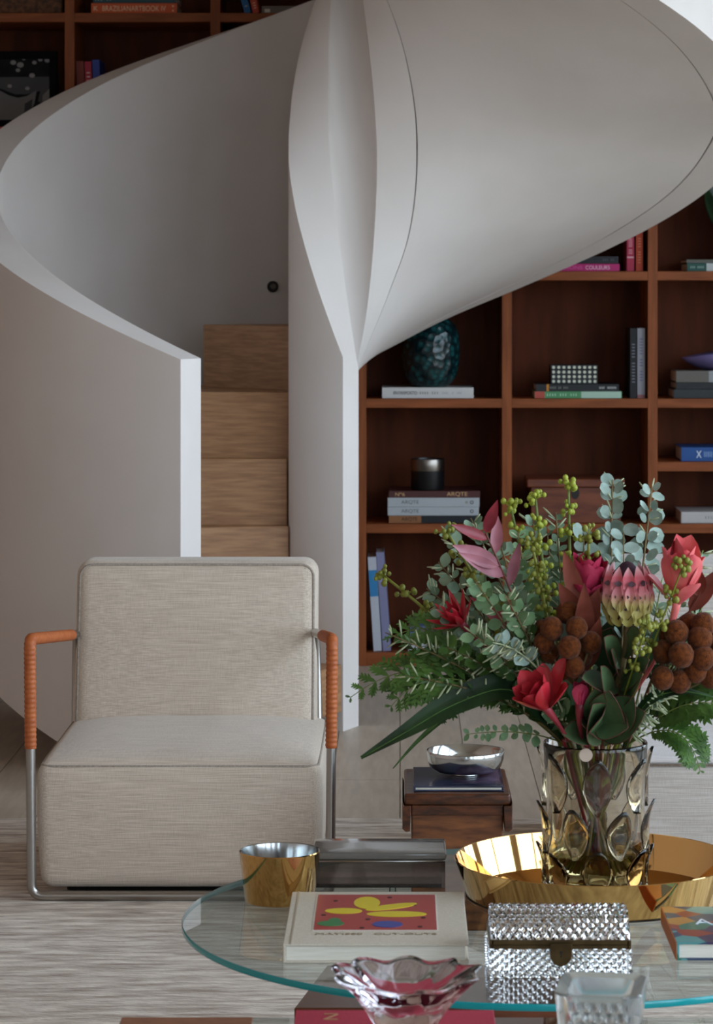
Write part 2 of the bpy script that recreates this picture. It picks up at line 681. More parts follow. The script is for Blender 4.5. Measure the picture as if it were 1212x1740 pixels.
# underside: a curved slab between the two walls with a shadow gap along each
mb = MB()
rows_lo, rows_hi = [], []
NS = 14
for p in phis:
    if z_ob(p) < 0.06:
        continue
    a0 = Vector((*plan_i(p, R1O + 0.004), z_ibo(p) + 0.001))
    b0 = Vector((*plan_o(p, R2I - 0.005), z_ob(p) + 0.001))
    lo = [a0.lerp(b0, j / NS) for j in range(NS + 1)]
    rows_lo.append(lo + [v + Vector((0, 0, 0.05)) for v in lo[::-1]])
mb.grid(rows_lo, closed_u=True)
n, w = len(mb.v), 2 * NS + 2
mb.f += [tuple(range(w)), tuple(range(n - w, n))]
mb.build('soffit', m_plaster, stair, smooth=True, angle=35)
# steps
NOSE = [22.6, 50, 77, 89, 100, 139, 168] + [168 + 26 * i for i in range(1, 9)]
RISE = 0.205
for kk, ph in enumerate(NOSE):
    nxt = NOSE[kk + 1] + 4 if kk + 1 < len(NOSE) else ph + 30
    zt = RISE * (kk + 1)
    zb = max(zt - RISE - 0.015, 0.001)
    ring = []
    m_ = 6
    ins = 0.0
    for i in range(m_ + 1):
        p = ph + (nxt - ph) * i / m_
        xo, yo = plan_o(p, (R2I - 0.004) if kk < 5 else 0.80)
        xi, yi = plan_i(p, R1O + 0.004)
        lim = max(z_ob(p), z_ibo(p)) + 0.06
        zb_ = min(max(zb, lim), zt - 0.03)
        ring.append([(xi, yi, zt), (xo, yo, zt), (xo, yo, zb_), (xi, yi, zb_)])
    mb = MB().grid(ring, closed_u=True)
    n = len(mb.v)
    mb.f += [(0, 1, 2, 3), (n - 4, n - 3, n - 2, n - 1)]
    st = mb.build('step', m_oak, stair, bevel=0.004)
# small dark light socket in the curved wall beside the upper step
p_l = 163.6
lx, ly = plan_o(p_l, R2I)
lz = PZ(487, ly)
nrm = Vector((SX - lx, SD - ly, 0)).normalized()
mb = MB().tube([Vector((lx, ly, lz)) - nrm * 0.01, Vector((lx, ly, lz)) + nrm * 0.006], 0.020, 20)
sl = mb.build('step_light', M('dark_socket', '#2b2826', rough=0.35), stair, smooth=False)
MB().tube([Vector((lx, ly, lz)) + nrm * 0.005, Vector((lx, ly, lz)) + nrm * 0.012], 0.010, 16).build('lamp_lens', C('#6a6660', 0.2), sl)

# ------------------------------------------------------------------ bookcase
BD, BDEP = 10.20, 0.36
S_B = BD / F
case = thing('bookcase', 'large built-in dark walnut bookcase with square compartments along the back wall', 'bookcase', (0, BD, 0))
COLX = [110 + 247.8 * i for i in range(-3, 7)]           # left edge of each upright, pixels
TH = 16.5
SHY = [-411, -195, 22, 245, 461, 677.6, 890.5]           # top edge of each shelf
zb_case = 0.0
ztop = PZ(-411, BD)
for cx in COLX:
    MB().box(PX(cx, BD), PX(cx + TH, BD), BD, BD + BDEP, 0, ztop).build('upright', m_case, case, bevel=0.0015)
for i, cx in enumerate(COLX[:-1]):
    xa, xb = PX(cx + TH, BD), PX(COLX[i + 1], BD)
    MB().box(xa, xb, BD + BDEP - 0.015, BD + BDEP, 0.0, ztop).build('back_panel', m_case_back_shade, case)
    for y in SHY:
        MB().box(xa, xb, BD + 0.001, BD + BDEP - 0.015, PZ(y + 15.5, BD), PZ(y, BD)).build('shelf', m_case_h, case, bevel=0.0015)
    MB().box(xa, xb, BD + 0.001, BD + BDEP - 0.015, 0.0, PZ(1109, BD)).build('plinth', m_case_h, case, bevel=0.0015)
xa, xb = PX(COLX[7] + TH, BD), PX(COLX[8], BD)
MB().box(xa, xb, BD + 0.001, BD + BDEP - 0.015, PZ(801, BD), PZ(785, BD)).build('shelf', m_case_h, case, bevel=0.0015)
SHELF = {22: PZ(22, BD), 245: PZ(245, BD), 461: PZ(461, BD), 678: PZ(677.6, BD), 785: PZ(785, BD), 890: PZ(890.5, BD), 1109: PZ(1109, BD)}
m_page = M('paper', '#d8d2c4', '#e6e1d6', scale=80, stretch=(0.3, 0.3, 12), rough=0.85)


def lying(label, px0, px1, z0, hpx, cover, D=BD + 0.035, depth=0.24, titles=(), pages=True, group=None, patches=(), rough=0.5, s=None):
    """book lying flat with its spine towards the room; returns (thing, top z)"""
    s = s or D / F
    x0, x1, t = PX(px0, D), PX(px1, D), hpx * s
    z0 += 0.0006
    b = thing('book', label, 'book', ((x0 + x1) / 2, D, z0), group)
    cm = C(cover, rough)
    MB().box(x0, x1, D, D + 0.004, z0, z0 + t).box(x0, x1, D + 0.003, D + depth, z0, z0 + 0.0025).box(x0, x1, D + 0.003, D + depth, z0 + t - 0.0025, z0 + t).build('cover', cm, b, bevel=0.0008)
    MB().box(x0 + 0.003, x1 - 0.003, D + 0.0045, D + depth - 0.004, z0 + 0.0026, z0 + t - 0.0026).build('pages', m_page, b)
    for (a, c, colr) in patches:
        MB().box(PX(a, D), PX(c, D), D - 0.0005, D + 0.0005, z0 + 0.0004, z0 + t - 0.0004).build('spine_band', C(colr), b)
    for (s_, pxc, wpx, colr, hh) in titles:
        text(s_, 'title', C(colr), b, (PX(pxc, D), D - 0.0006, z0 + t / 2), wpx * D / F, height=hh * D / F)
    return b, z0 + t


def standing(label, px0, px1, z0, hpx, cover, D=BD + 0.035, depth=0.19, lean=0.0, titles=(), group=None, bands=()):
    """upright book, spine to the room; lean = sideways shift of the top in px"""
    s = D / F
    x0, x1, t = PX(px0, D), PX(px1, D), hpx * s
    z0 += 0.0006
    b = thing('book', label, 'book', ((x0 + x1) / 2, D, z0), group)
    a = math.atan2(lean * s, t)
    c = Vector((x0 if lean < 0 else x1, D, z0))
    R = Matrix.Translation(c) @ Matrix.Rotation(a, 4, 'Y') @ Matrix.Translation(-c)
    cm = C(cover)
    MB().box(x0, x1, D, D + 0.004, z0, z0 + t).box(x0, x0 + 0.0025, D + 0.003, D + depth, z0, z0 + t).box(x1 - 0.0025, x1, D + 0.003, D + depth, z0, z0 + t).move(R).build('cover', cm, b, bevel=0.0008)
    MB().box(x0 + 0.0026, x1 - 0.0026, D + 0.0045, D + depth - 0.004, z0 + 0.003, z0 + t - 0.003).move(R).build('pages', m_page, b)
    for (f0, f1, colr) in bands:
        MB().box(x0 + 0.0004, x1 - 0.0004, D - 0.0005, D + 0.0005, z0 + t * f0, z0 + t * f1).move(R).build('spine_band', C(colr), b)
    for (s_, fc, wf, colr, frac) in titles:
        cc = R @ Vector(((x0 + x1) / 2, D - 0.0006, z0 + t * fc))
        text(s_, 'title', C(colr), b, cc, t * wf, right=R.to_3x3() @ Vector((0, 0, -1)), up=R.to_3x3() @ Vector((1, 0, 0)), height=(x1 - x0) * frac)
    return b


# --- upper-left compartments
z = SHELF[22]
_, zt = lying('orange art book lying flat on the top-left shelf', 155, 301, z, 18, '#c8531f', titles=(('BRAZILIANARTBOOK IV', 228, 108, '#e9c9a4', 9), ('K', 163, 7, '#e9c9a4', 8), (':', 294, 3, '#e9c9a4', 10)))
lying('dark teal book lying on top of the orange art book', 158, 300, zt, 15, '#173d49', titles=(('||| ||', 175, 26, '#9fb3b5', 7),))
bx = thing('wicker_box', 'brown woven storage box at the top-left corner of the bookcase', 'box', (PX(50, 10.24), 10.24, z))
m_wicker = M('wicker', '#3c2416', '#6b4326', scale=70, rough=0.7, bump=0.8, bscale=90)
MB().rbox(PX(-112, 10.24), PX(106, 10.24), 10.24, 10.5, z + 0.0006, z + 0.16, 0.008).build('body', m_wicker, bx, smooth=True)
MB().rbox(PX(-114, 10.236), PX(108.5, 10.236), 10.236, 10.504, z + 0.16, z + 0.19, 0.008).build('lid', m_wicker, bx, smooth=True)
standing('blue book leaning against an orange book on the top shelf', 416, 427, z, 66, '#1d5d96', lean=-18, titles=(('o', 0.18, 0.03, '#d8d0c0', 0.4),))
standing('orange-red book leaning on the top shelf beside a grey box', 430, 441, z, 66, '#b8452c', lean=-14, titles=(('|| |||', 0.3, 0.35, '#e8b8a0', 0.4),))
gb = thing('storage_box', 'grey box with a pale label beside the leaning books on the top shelf', 'box', (PX(475, 10.24), 10.24, z))
MB().box(PX(445, 10.24), PX(520, 10.24), 10.24, 10.46, z + 0.0006, z + 0.029).build('body', C('#6f675f'), gb, bevel=0.001)
MB().box(PX(450, 10.24), PX(459, 10.24), 10.2385, 10.2402, z + 0.006, z + 0.018).build('paper_label', C('#cfcac2'), gb)
z = SHELF[245]
standing('brown-red book standing among three small books above the stair wall', 134, 147, z, 142, '#7e2f22', lean=-5, group=None)
standing('crimson book standing between a brown-red and a blue book', 148.5, 160, z, 141, '#a31f38', lean=-5, titles=(('|||| ||', 0.72, 0.3, '#e6b9b9', 0.5),))
standing('dark blue book standing beside a crimson book above the stair wall', 161.5, 174, z, 144, '#2b3f8f', lean=-5)
# framed black and white photograph
_, zf = lying('red book lying under the framed photograph', -60, 40, z, 30, '#b03a1c')
pf = thing('picture_frame', 'black frame holding a black and white photograph on the upper-left shelf', 'picture', (PX(20, 10.3), 10.3, zf))
zf += 0.0006
fx0, fx1, fz1, fd = PX(-75, 10.30), PX(97, 10.30), PZ(87, 10.30), 10.30
tf = 0.028
mb = MB()
mb.box(fx0, fx1, fd, fd + 0.02, zf, zf + tf).box(fx0, fx1, fd, fd + 0.02, fz1 - tf, fz1).box(fx0, fx0 + tf, fd, fd + 0.02, zf + tf, fz1 - tf).box(fx1 - tf, fx1, fd, fd + 0.02, zf + tf, fz1 - tf)
mb.build('frame', C('#070606', 0.8, spec=0.15), pf, bevel=0.001)
m_photo = M('grey_print', '#080808', '#1a1a1a', scale=12, rough=0.7, spec=0.15)
MB().box(fx0 + tf, fx1 - tf, fd + 0.008, fd + 0.015, zf + tf, fz1 - tf).build('print', m_photo, pf)


def blob(pts, D, y0, y1):
    return MB().prism_xz([(PX(a, D), PZ(b, D)) for a, b in pts], y0, y1)


blob([(-40, 158), (0, 154), (15, 162), (30, 166), (45, 163), (62, 153), (58, 175), (45, 205), (-40, 214)], fd, fd + 0.0072, fd + 0.0082).build('print_shape', C('#5c5a58'), pf)
blob([(-40, 132), (0, 131), (84, 130), (84, 180), (64, 172), (68, 154), (45, 160), (25, 160), (0, 150), (-40, 152)], fd, fd + 0.0074, fd + 0.0083).build('print_shape', C('#333333'), pf)
for (a, b, r_) in ((22, 106, 5), (34, 110, 6), (30, 119, 4), (40, 100, 3), (54, 128, 5), (68, 101, 4), (80, 102, 5), (16, 146, 4), (58, 106, 4), (46, 150, 4)):
    blob([(a + r_ * math.cos(q * math.pi / 4), b + 0.8 * r_ * math.sin(q * math.pi / 4)) for q in range(8)], fd, fd + 0.007, fd + 0.008).build('print_shape', C('#7c7876'), pf)
blob([(42, 176), (55, 168), (53, 186), (40, 196)], fd, fd + 0.0066, fd + 0.008).build('print_shape', C('#161616'), pf)
blob([(72, 162), (84, 150), (84, 182), (72, 176)], fd, fd + 0.0066, fd + 0.008).build('print_shape', C('#6a6866'), pf)

# --- right compartments, third row
z = SHELF[461]
_, zt = lying('bright magenta book lying below a black book under the stair edge', 925, 1053, z, 12.5, '#b51867', titles=(('COULEURS', 1016, 41, '#f0c6d8', 6.5), ('SIONS', 975, 30, '#d85a98', 6)))
lying('black book lying on top of the magenta book', 930, 1051, zt, 12.5, '#15151b', titles=(('||| ||', 1034, 18, '#5a5a62', 4),))
standing('magenta-red book standing next to an orange spine', 1065.5, 1078, z, 62, '#a3203f', titles=(('||||| |||', 0.68, 0.4, '#e8a8b0', 0.5),), bands=((0.36, 0.4, '#d8a0a8'),))
standing('orange-red book standing beside the third upright', 1081, 1093, z, 70, '#b83d18', titles=(('|||| |||||', 0.5, 0.6, '#e08a5a', 0.4),))
_, zt = lying('dark green book lying under a potted plant on the upper right shelf', 1168, 1290, z, 13.5, '#0f4a42', titles=(('||| ||||', 1185, 22, '#a9c0b4', 4),), patches=((1201, 1290, '#b9bfbd'),))
_, zt = lying('thin grey book lying on top of the dark green book', 1167, 1288, zt, 6, '#55554e')
pot = thing('potted_plant', 'dark green leafy plant at the right end of the upper right shelf', 'plant', (PX(1245, 10.33), 10.33, zt))
MB().lathe([(0, zt + 0.0006), (0.05, zt + 0.0006), (0.065, zt + 0.09), (0.058, zt + 0.09), (0.045, zt + 0.075), (0, zt + 0.075)], PX(1245, 10.33), 10.33, 24).build('pot', C('#20201e', 0.4), pot, smooth=True, angle=40)
# --- second row
z = SHELF[678]
wb, zt = lying('white book lying under the hammered teal vase', 649.5, 805, z, 18, '#c9c6c4', titles=(('ENTREPOSTO', 689, 40, '#3a3a3c', 5.5), ('|||| |||', 729, 30, '#6a6a6c', 4.5), ('||||  |  |||', 768, 32, '#9a9a9c', 4)))
vd = 10.33
vx, vr = PX(732, vd), 50 * vd / F
zt += 0.0006
vase2 = thing('vase', 'dark teal hammered glass vase standing on a white book', 'vase', (vx, vd, zt))
hv = 118 * vd / F
m_teal_v = hammered('teal_hammered', '#061a1e', '#1b5656', 42)
prof = [(0, 0), (0.5, 0), (0.66, 0.03), (0.86, 0.14), (0.97, 0.32), (1.0, 0.52), (0.97, 0.72), (0.85, 0.88), (0.62, 0.97), (0.42, 1.0), (0.38, 0.98), (0.36, 0.9), (0, 0.9)]
MB().lathe([(r * vr, zt + t * hv) for r, t in prof], vx, vd, 40).build('body', m_teal_v, vase2, smooth=True)
MB().tube([(vx + vr * 0.4 * math.cos(a), vd + vr * 0.4 * math.sin(a), zt + hv) for a in [2 * math.pi * i / 24 for i in range(24)]], 0.004, 8, closed=True).build('rim', C('#123436', 0.2), vase2, smooth=True)
_, zt = lying('green book lying at the bottom of a stack below a dotted box', 908.5, 1057, z, 11.5, '#4f8f5e', titles=(('|||| ||| |||', 955, 50, '#b9d8bf', 4),), patches=((988, 1056, '#a9c7b2'), (909, 926, '#b04a3c')))
_, zt = lying('black book with white marks lying on the green book', 911, 1052, zt, 12, '#14161a', titles=(('|||| || |||', 950, 30, '#8c8c80', 4), ('||||', 1023, 8, '#e0e0dc', 4), ('|||||||', 1040, 14, '#e0e0dc', 4)), patches=((929, 933, '#c07c20'),))
db = thing('dotted_box', 'black box covered in rows of white dots on top of the stacked books', 'box', (PX(976, 10.26), 10.26, zt))
d0 = 10.26
zt += 0.0006
zl = zt + 24 * d0 / F
MB().box(PX(936.5, d0), PX(1015.5, d0), d0, d0 + 0.13, zt, zl).build('body', C('#101014', 0.4), db, bevel=0.001)
MB().box(PX(936, d0), PX(1016, d0), d0 - 0.001, d0 + 0.132, zl + 0.0008, zl + 8 * d0 / F).build('lid', C('#101014', 0.4), db, bevel=0.001)
dotm = C('#c9cbb8', 0.4)
dot_mesh = MB().lathe([(0, 0.0004), (0.0056, 0.0004), (0.0056, -0.0004), (0, -0.0004)], 0, 0, 10)
dot_mesh.move(Matrix.Rotation(math.pi / 2, 4, 'X'))
dm = dot_mesh.mesh('dot')
dm.materials.append(dotm)
for row in range(4):
    for c_ in range(9):
        o = bpy.data.objects.new('dot', dm)
        COL.objects.link(o)
        zz = zt + (4.2 + 7.9 * row) * d0 / F if row < 3 else zl + 4 * d0 / F
        adopt(o, db)
        o.location = (PX(941 + 8.8 * c_, d0), d0 - 0.0012, zz)
standing('black book standing beside a white-spined book at the right of its compartment', 1071, 1082.5, z, 119, '#0e0e12', titles=(('||||| |||||||', 0.5, 0.55, '#80808a', 0.45),))
standing('white-spined book standing against the third upright', 1083.5, 1096.5, z, 119, '#a5a5ae', titles=(('|||||| ||| ||||', 0.55, 0.6, '#5a62a0', 0.4),), bands=((0.0, 0.05, '#a06868'),))
_, zt = lying('dark slate book at the bottom of the stack under the lilac dish', 1145, 1290, z, 15, '#23292c')
_, zt = lying('black book in the middle of the stack under the lilac dish', 1149, 1286, zt, 11.5, '#12161a')
_, zt = lying('thick grey-brown book on top of the stack holding the lilac dish', 1149, 1280, zt, 19.5, '#5f5a53', patches=((1205, 1218, '#8f9296'),))
zt += 0.0006
dd = 10.34
dx, dr = PX(1218, dd), 58 * dd / F
lil = thing('lilac_dish', 'lilac leaf-shaped dish resting on the stacked books', 'dish', (dx, dd, zt))


dish_z = zt + 0.002


def wavy(j, a, r, zz):
    return (r * (1 + 0.05 * math.cos(4 * a)), zz + 0.35 * max(0.0, zz - dish_z) * (0.4 - abs(math.cos(a))))


hz = 29 * dd / F
MB().lathe([(r * dr, zt + t * hz) for r, t in [(0, 0), (0.32, 0), (0.58, 0.2), (0.82, 0.5), (1.0, 0.85), (0.98, 0.92), (0.8, 0.66), (0.5, 0.36), (0, 0.22)]], dx, dd, 40, wavy).build('bowl', C('#7d73a8', 0.25), lil, smooth=True)
# --- third row
z = SHELF[785]
lying('blue book lying on the small right-hand shelf', 1158, 1300, z, 23.5, '#164a8c', titles=(('X', 1188, 9, '#dfe8f0', 12), ('||||| |||', 1210, 26, '#9dbbe0', 9)))
z = SHELF[890]
lying('white book lying below the small shelf at the far right', 1158, 1300, z, 19, '#b9b6b4', titles=(('||| ||', 1212, 26, '#8c8c8e', 5),))
_, zt = lying('tan and black book at the bottom of the stack under the black candle jar', 661, 814, z, 12.5, '#10141a', titles=(('ARQTE', 696, 27, '#1c1410', 7),), patches=((661, 716, '#8a5a34'),))
_, zt = lying('lower of the two white books in the stack under the black candle jar', 659, 814, zt, 14.5, '#a9adb0', titles=(('ARQTE', 697, 30, '#6a6c6e', 7), ('o', 802, 6, '#33343a', 6)))
_, zt = lying('upper of the two white books in the stack under the black candle jar', 659, 815, zt, 15.5, '#a9adb0', titles=(('ARQTE', 697, 30, '#6a6c6e', 7), ('o', 802, 6, '#33343a', 6), ('x', 793, 5, '#8a7a5a', 4)))
_, zt = lying('dark red-brown book on top of the stack under the black candle jar', 661, 816, zt, 11, '#4a2220', titles=(('ARQTE', 777, 35, '#c9a070', 8), ('Nº6', 680, 16, '#c9a070', 6)))
zt += 0.0006
jd = 10.30
jx, jr = PX(727, jd), 28.5 * jd / F
jh = 53 * jd / F
jar = thing('candle_jar', 'black jar with a silver band standing on stacked books', 'jar', (jx, jd, zt))
MB().lathe([(0, zt), (jr * 0.94, zt), (jr, zt + 0.006), (jr, zt + jh - 0.002), (jr * 0.97, zt + jh), (jr * 0.9, zt + jh), (jr * 0.88, zt + jh - 0.01), (0, zt + jh - 0.01)], jx, jd, 40).build('body', C('#101012', 0.35), jar, smooth=True, angle=35)
MB().lathe([(jr * 1.004, zt + jh * 0.62), (jr * 1.012, zt + jh * 0.63), (jr * 1.012, zt + jh * 0.975), (jr * 1.004, zt + jh * 0.985)], jx, jd, 40).build('silver_band', M('band_silver', '#8f8780', rough=0.3, metal=1.0), jar, smooth=True, angle=35)
wbx = thing('wooden_chest', 'reddish wooden chest with an iron lock plate behind the flowers', 'chest', (PX(978, 10.24), 10.24, z))
d1 = 10.24
m_chest = M('red_chest', '#5c2c18', '#7a3f24', scale=8, stretch=(1, 5, 6), rough=0.45)
z1 = z + 0.0006
zc = PZ(828, d1)
MB().box(PX(903, d1), PX(1055, d1), d1, d1 + 0.22, z1, zc).build('body', m_chest, wbx, bevel=0.002)
MB().box(PX(896, d1 - 0.012), PX(1062, d1 - 0.012), d1 - 0.012, d1 + 0.232, zc + 0.0006, PZ(814, d1)).build('lid', m_chest, wbx, bevel=0.004)
lp = blob([(978 + 7 * math.cos(a), 838 + 10 * math.sin(a)) for a in [math.pi * i / 6 for i in range(12)]], d1, d1 - 0.003, d1 + 0.001).build('lock_plate', C('#1c1613', 0.4), wbx)
# --- bottom row
z = SHELF[1109]
standing('white and blue book leaning at the lower left of the bookcase', 635, 649, z, 160, '#b9bcc6', lean=-10, bands=((0.58, 0.86, '#2f7fb4'),))
standing('lavender book leaning beside the white and blue book', 651, 664.5, z, 168, '#7f7fa0', lean=-12)
_, zt = lying('white book lying flat on the bottom shelf behind the ferns', 694, 800, z, 22, '#b4b8c0')
_, zt = lying('blue-grey book on top of the white one behind the ferns', 697, 790, zt, 20, '#5b6f8e')

# ------------------------------------------------------------------ rug
rug = MB().rbox(-2.0, 2.3, 2.9, F * H / (1398 - YH), 0.0004, RUG_T, 0.005, n=12).build('rug', m_rug, None)
tag(rug, 'large beige wool rug with streaky weave under the armchair and tables', 'rug')


# ------------------------------------------------------------------ armchair
def fillet(pts, r, n=6):
    pts = [Vector(p) for p in pts]
    out = [pts[0]]
    for i in range(1, len(pts) - 1):
        a, b, c = pts[i - 1], pts[i], pts[i + 1]
        u, v = (a - b), (c - b)
        rr = min(r, u.length * 0.45, v.length * 0.45)
        p0, p1 = b + u.normalized() * rr, b + v.normalized() * rr
        for j in range(n + 1):
            t = j / n
            out.append(p0.lerp(b, t).lerp(b.lerp(p1, t), t))
    out.append(pts[-1])
    return out


def resample(pts, step):
    out = [pts[0]]
    acc = 0.0
    for a, b in zip(pts[:-1], pts[1:]):
        L = (b - a).length
        t = step - acc
        while t <= L:
            out.append(a.lerp(b, t / L))
            t += step
        acc = L - (t - step)
    out.append(pts[-1])
    return out


CF = 6.235
chair = thing('armchair', 'beige linen armchair with steel tube frame and orange leather wrapped arms', 'armchair', (-0.484, CF, RUG_T))
zr = RUG_T + 0.011
lt = Vector((PX(50.5, CF), CF, PZ(1086, CF)))
lb = Vector((PX(54, CF), CF, zr + 0.0005))
rt = Vector((PX(564.5, CF), CF, PZ(1086, CF)))
rb = Vector((PX(561, CF), CF, zr + 0.0005))
lr = Vector((-0.779, 6.86, PZ(1078, 6.86)))
rr_ = Vector((-0.204, 6.86, PZ(1075, 6.86)))
path = fillet([lr, lt, lb, rb, rt, rr_], 0.026)
MB().tube(path, 0.0105, 14).build('frame', m_steel, chair, smooth=True)
# rear legs with their own floor bar
MB().tube(fillet([lr + Vector((0.0, 0.02, 0)), Vector((-0.79, 6.92, zr)), Vector((-0.19, 6.92, zr)), rr_ + Vector((0, 0.02, 0))], 0.026), 0.0105, 12).build('rear_frame', m_steel, chair, smooth=True)
for (rear, top, bot) in ((lr, lt, lb), (rr_, rt, rb)):
    full = fillet([rear, top, bot], 0.026)
    dense = resample(full, 0.0021)
    seg_ = []
    for p in dense:
        if p.y < rear.y - (0.07 if rear is lr else 0.30) and p.z > PZ(1272, CF):
            seg_.append(p)
    rads = [0.0128 + 0.0007 * math.cos(2 * math.pi * i / 5.0) for i in range(len(seg_))]
    MB().tube(seg_, rads, 14).build('leather_wrap', m_leather, chair, smooth=True)


def seat_fn(x, y, z, u, v, w):
    top = max(0.0, w)
    cr = 0.026 * top * (1 - u ** 4) * (1 - v ** 4)
    bulge = 0.010 * (1 - w * w) * (1 - u * u) * (1 if v < 0 else 0)
    taper = 1 - 0.025 * (1 - w) * 0.5
    return (-0.484 + (x + 0.484) * taper + 0.006 * u * (1 - w * w), y - bulge + 0.01 * (w < -0.5) * 0, z + cr)


SZ = PZ(1300, 6.245)
SEAT = (-0.795, -0.172, 6.245, 6.93, 0.036, SZ + 0.004)
MB().rbox(*SEAT, 0.028, n=16, fn=seat_fn).build('seat', m_linen, chair, smooth=True)


def back_fn(x, y, z, u, v, w):
    lean = 0.10 * (z - 0.25) / 0.45
    puff = -0.018 * (1 - u * u) * (1 - w * w) * (1 if v < 0 else 0)
    return (x, y + lean + puff, z)


BK = (-0.783, -0.199, 6.80, 6.94, 0.20, PZ(951, 6.93))
MB().rbox(*BK, 0.035, n=16, fn=back_fn).build('backrest', m_linen, chair, smooth=True)


def piping(obj, pts, r=0.0035, closed=True):
    return MB().tube(pts, r, 6, closed=closed).build('piping', m_piping, obj, smooth=True)


def rrect(x0, x1, z0, z1, r, n=6):
    out = []
    for (cx, cz, a0) in ((x1 - r, z1 - r, 0), (x0 + r, z1 - r, 90), (x0 + r, z0 + r, 180), (x1 - r, z0 + r, 270)):
        for j in range(n + 1):
            a = math.radians(a0 + 90 * j / n)
            out.append((cx + r * math.cos(a), cz + r * math.sin(a)))
    return out


def on_back(x, z_):
    lean = 0.10 * (z_ - 0.25) / 0.45
    return Vector((x, BK[2] + lean + 0.0085, z_))


bp_pts = [on_back(a, b) for a, b in rrect(BK[0] + 0.010, BK[1] - 0.010, BK[4] + 0.02, BK[5] - 0.010, 0.03)]
piping(chair, bp_pts)
sp_pts = []
for a, b in rrect(SEAT[0] + 0.007, SEAT[1] - 0.007, SEAT[2] + 0.007, SEAT[3] - 0.007, 0.03):
    sp_pts.append(Vector((a, b, SEAT[5] - 0.008)))
piping(chair, sp_pts, 0.0032)
MB().box(-0.74, -0.23, 6.34, 6.86, RUG_T + 0.001, 0.045).build('base_plate', m_black, chair, bevel=0.003)

# ------------------------------------------------------------------ sofa behind the flowers
SF = 6.30
sofa = thing('sofa', 'beige linen sofa behind the flower vase', 'sofa', (1.0, SF, RUG_T))
sx0, sx1 = PX(1005, SF), 2.0
szz = PZ(1300, SF)
m_linen2 = linen('linen_sofa', '#aaa097', '#c6bfb8')
MB().rbox(sx0, sx1, SF, SF + 0.85, RUG_T + 0.002, szz, 0.012, n=12).build('base', m_linen2, sofa, smooth=True)
MB().rbox(sx0 + 0.01, sx1 - 0.01, SF + 0.002, SF + 0.60, szz + 0.0005, szz + 0.018, 0.008, n=12).build('seat_cushion', linen('linen_lit_top', '#bdb6b4', '#d4cfcd'), sofa, smooth=True)  # sofa linen made paler and cooler, daylight on the seat painted into it
MB().rbox(sx0 + 0.005, sx1, SF + 0.56, SF + 0.84, szz - 0.01, PZ(953, SF + 0.62), 0.03, n=12).build('backrest', m_linen2, sofa, smooth=True)
MB().tube([(sx0 + 0.008, SF - 0.001, szz), (sx1 - 0.008, SF - 0.001, szz)], 0.003, 6).build('piping', m_piping, sofa, smooth=True)

# ------------------------------------------------------------------ wooden stool with books and bowl
TD = 5.93
stz = PZ(1349, TD)
stool = thing('stool', 'small dark antique wooden stool behind the coffee table', 'stool', (PX(782, TD), TD, RUG_T))
x0, x1 = PX(687, TD), PX(868, TD)
TB = TD + 0.315
MB().rbox(x0, x1, TD, TB, stz - 0.024, stz, 0.006, n=9).build('top', m_stool, stool, smooth=True, angle=40)
apr = [(PX(684, TD), stz - 0.016), (PX(684, TD), PZ(1408, TD)), (PX(690, TD), PZ(1413, TD)), (PX(697, TD), PZ(1412, TD)), (PX(699, TD), stz - 0.03), (PX(699, TD), stz - 0.0245), (PX(687, TD), stz - 0.0245)]
MB().prism_xz(apr, TD - 0.006, TB - 0.01).build('side_bracket', m_stool, stool, bevel=0.002)
apr2 = [(PX(1553, TD) - a + PX(0, TD) * 0, b) for a, b in apr]
apr2 = [(x0 + x1 - a, b) for a, b in apr]
MB().prism_xz(apr2, TD - 0.006, TB - 0.01).build('side_bracket', m_stool, stool, bevel=0.002)
MB().box(PX(699.5, TD), PX(855.5, TD), TD + 0.012, TB - 0.02, RUG_T + 0.001, stz - 0.0245).build('body', m_stool2, stool, bevel=0.003)
MB().box(PX(699.5, TD), PX(855.5, TD), TD + 0.004, TD + 0.0115, stz - 0.046, stz - 0.0245).build('front_rail', m_stool, stool, bevel=0.002)


def flat_book(label, x0, x1, y0, y1, z0, t, cover, name='book', open_front=True, rot=0.0, spine=None, page=None):
    """hardback lying flat, page edges towards the camera, spine at its left"""
    z0 += 0.0006
    b = thing(name, label, 'book', ((x0 + x1) / 2, (y0 + y1) / 2, z0))
    c = Vector(((x0 + x1) / 2, (y0 + y1) / 2, 0))
    R = Matrix.Translation(c) @ Matrix.Rotation(rot, 4, 'Z') @ Matrix.Translation(-c)
    MB().box(x0, x1, y0, y1, z0, z0 + 0.003).box(x0, x1, y0, y1, z0 + t - 0.003, z0 + t).box(x0, x0 + 0.004, y0, y1, z0 + 0.002, z0 + t - 0.002).move(R).build('cover', cover, b, bevel=0.001)
    MB().box(x0 + 0.0045, x1 - 0.005, y0 + 0.004, y1 - 0.004, z0 + 0.0032, z0 + t - 0.0032).move(R).build('pages', page or m_page, b)
    return b, R, z0 + t


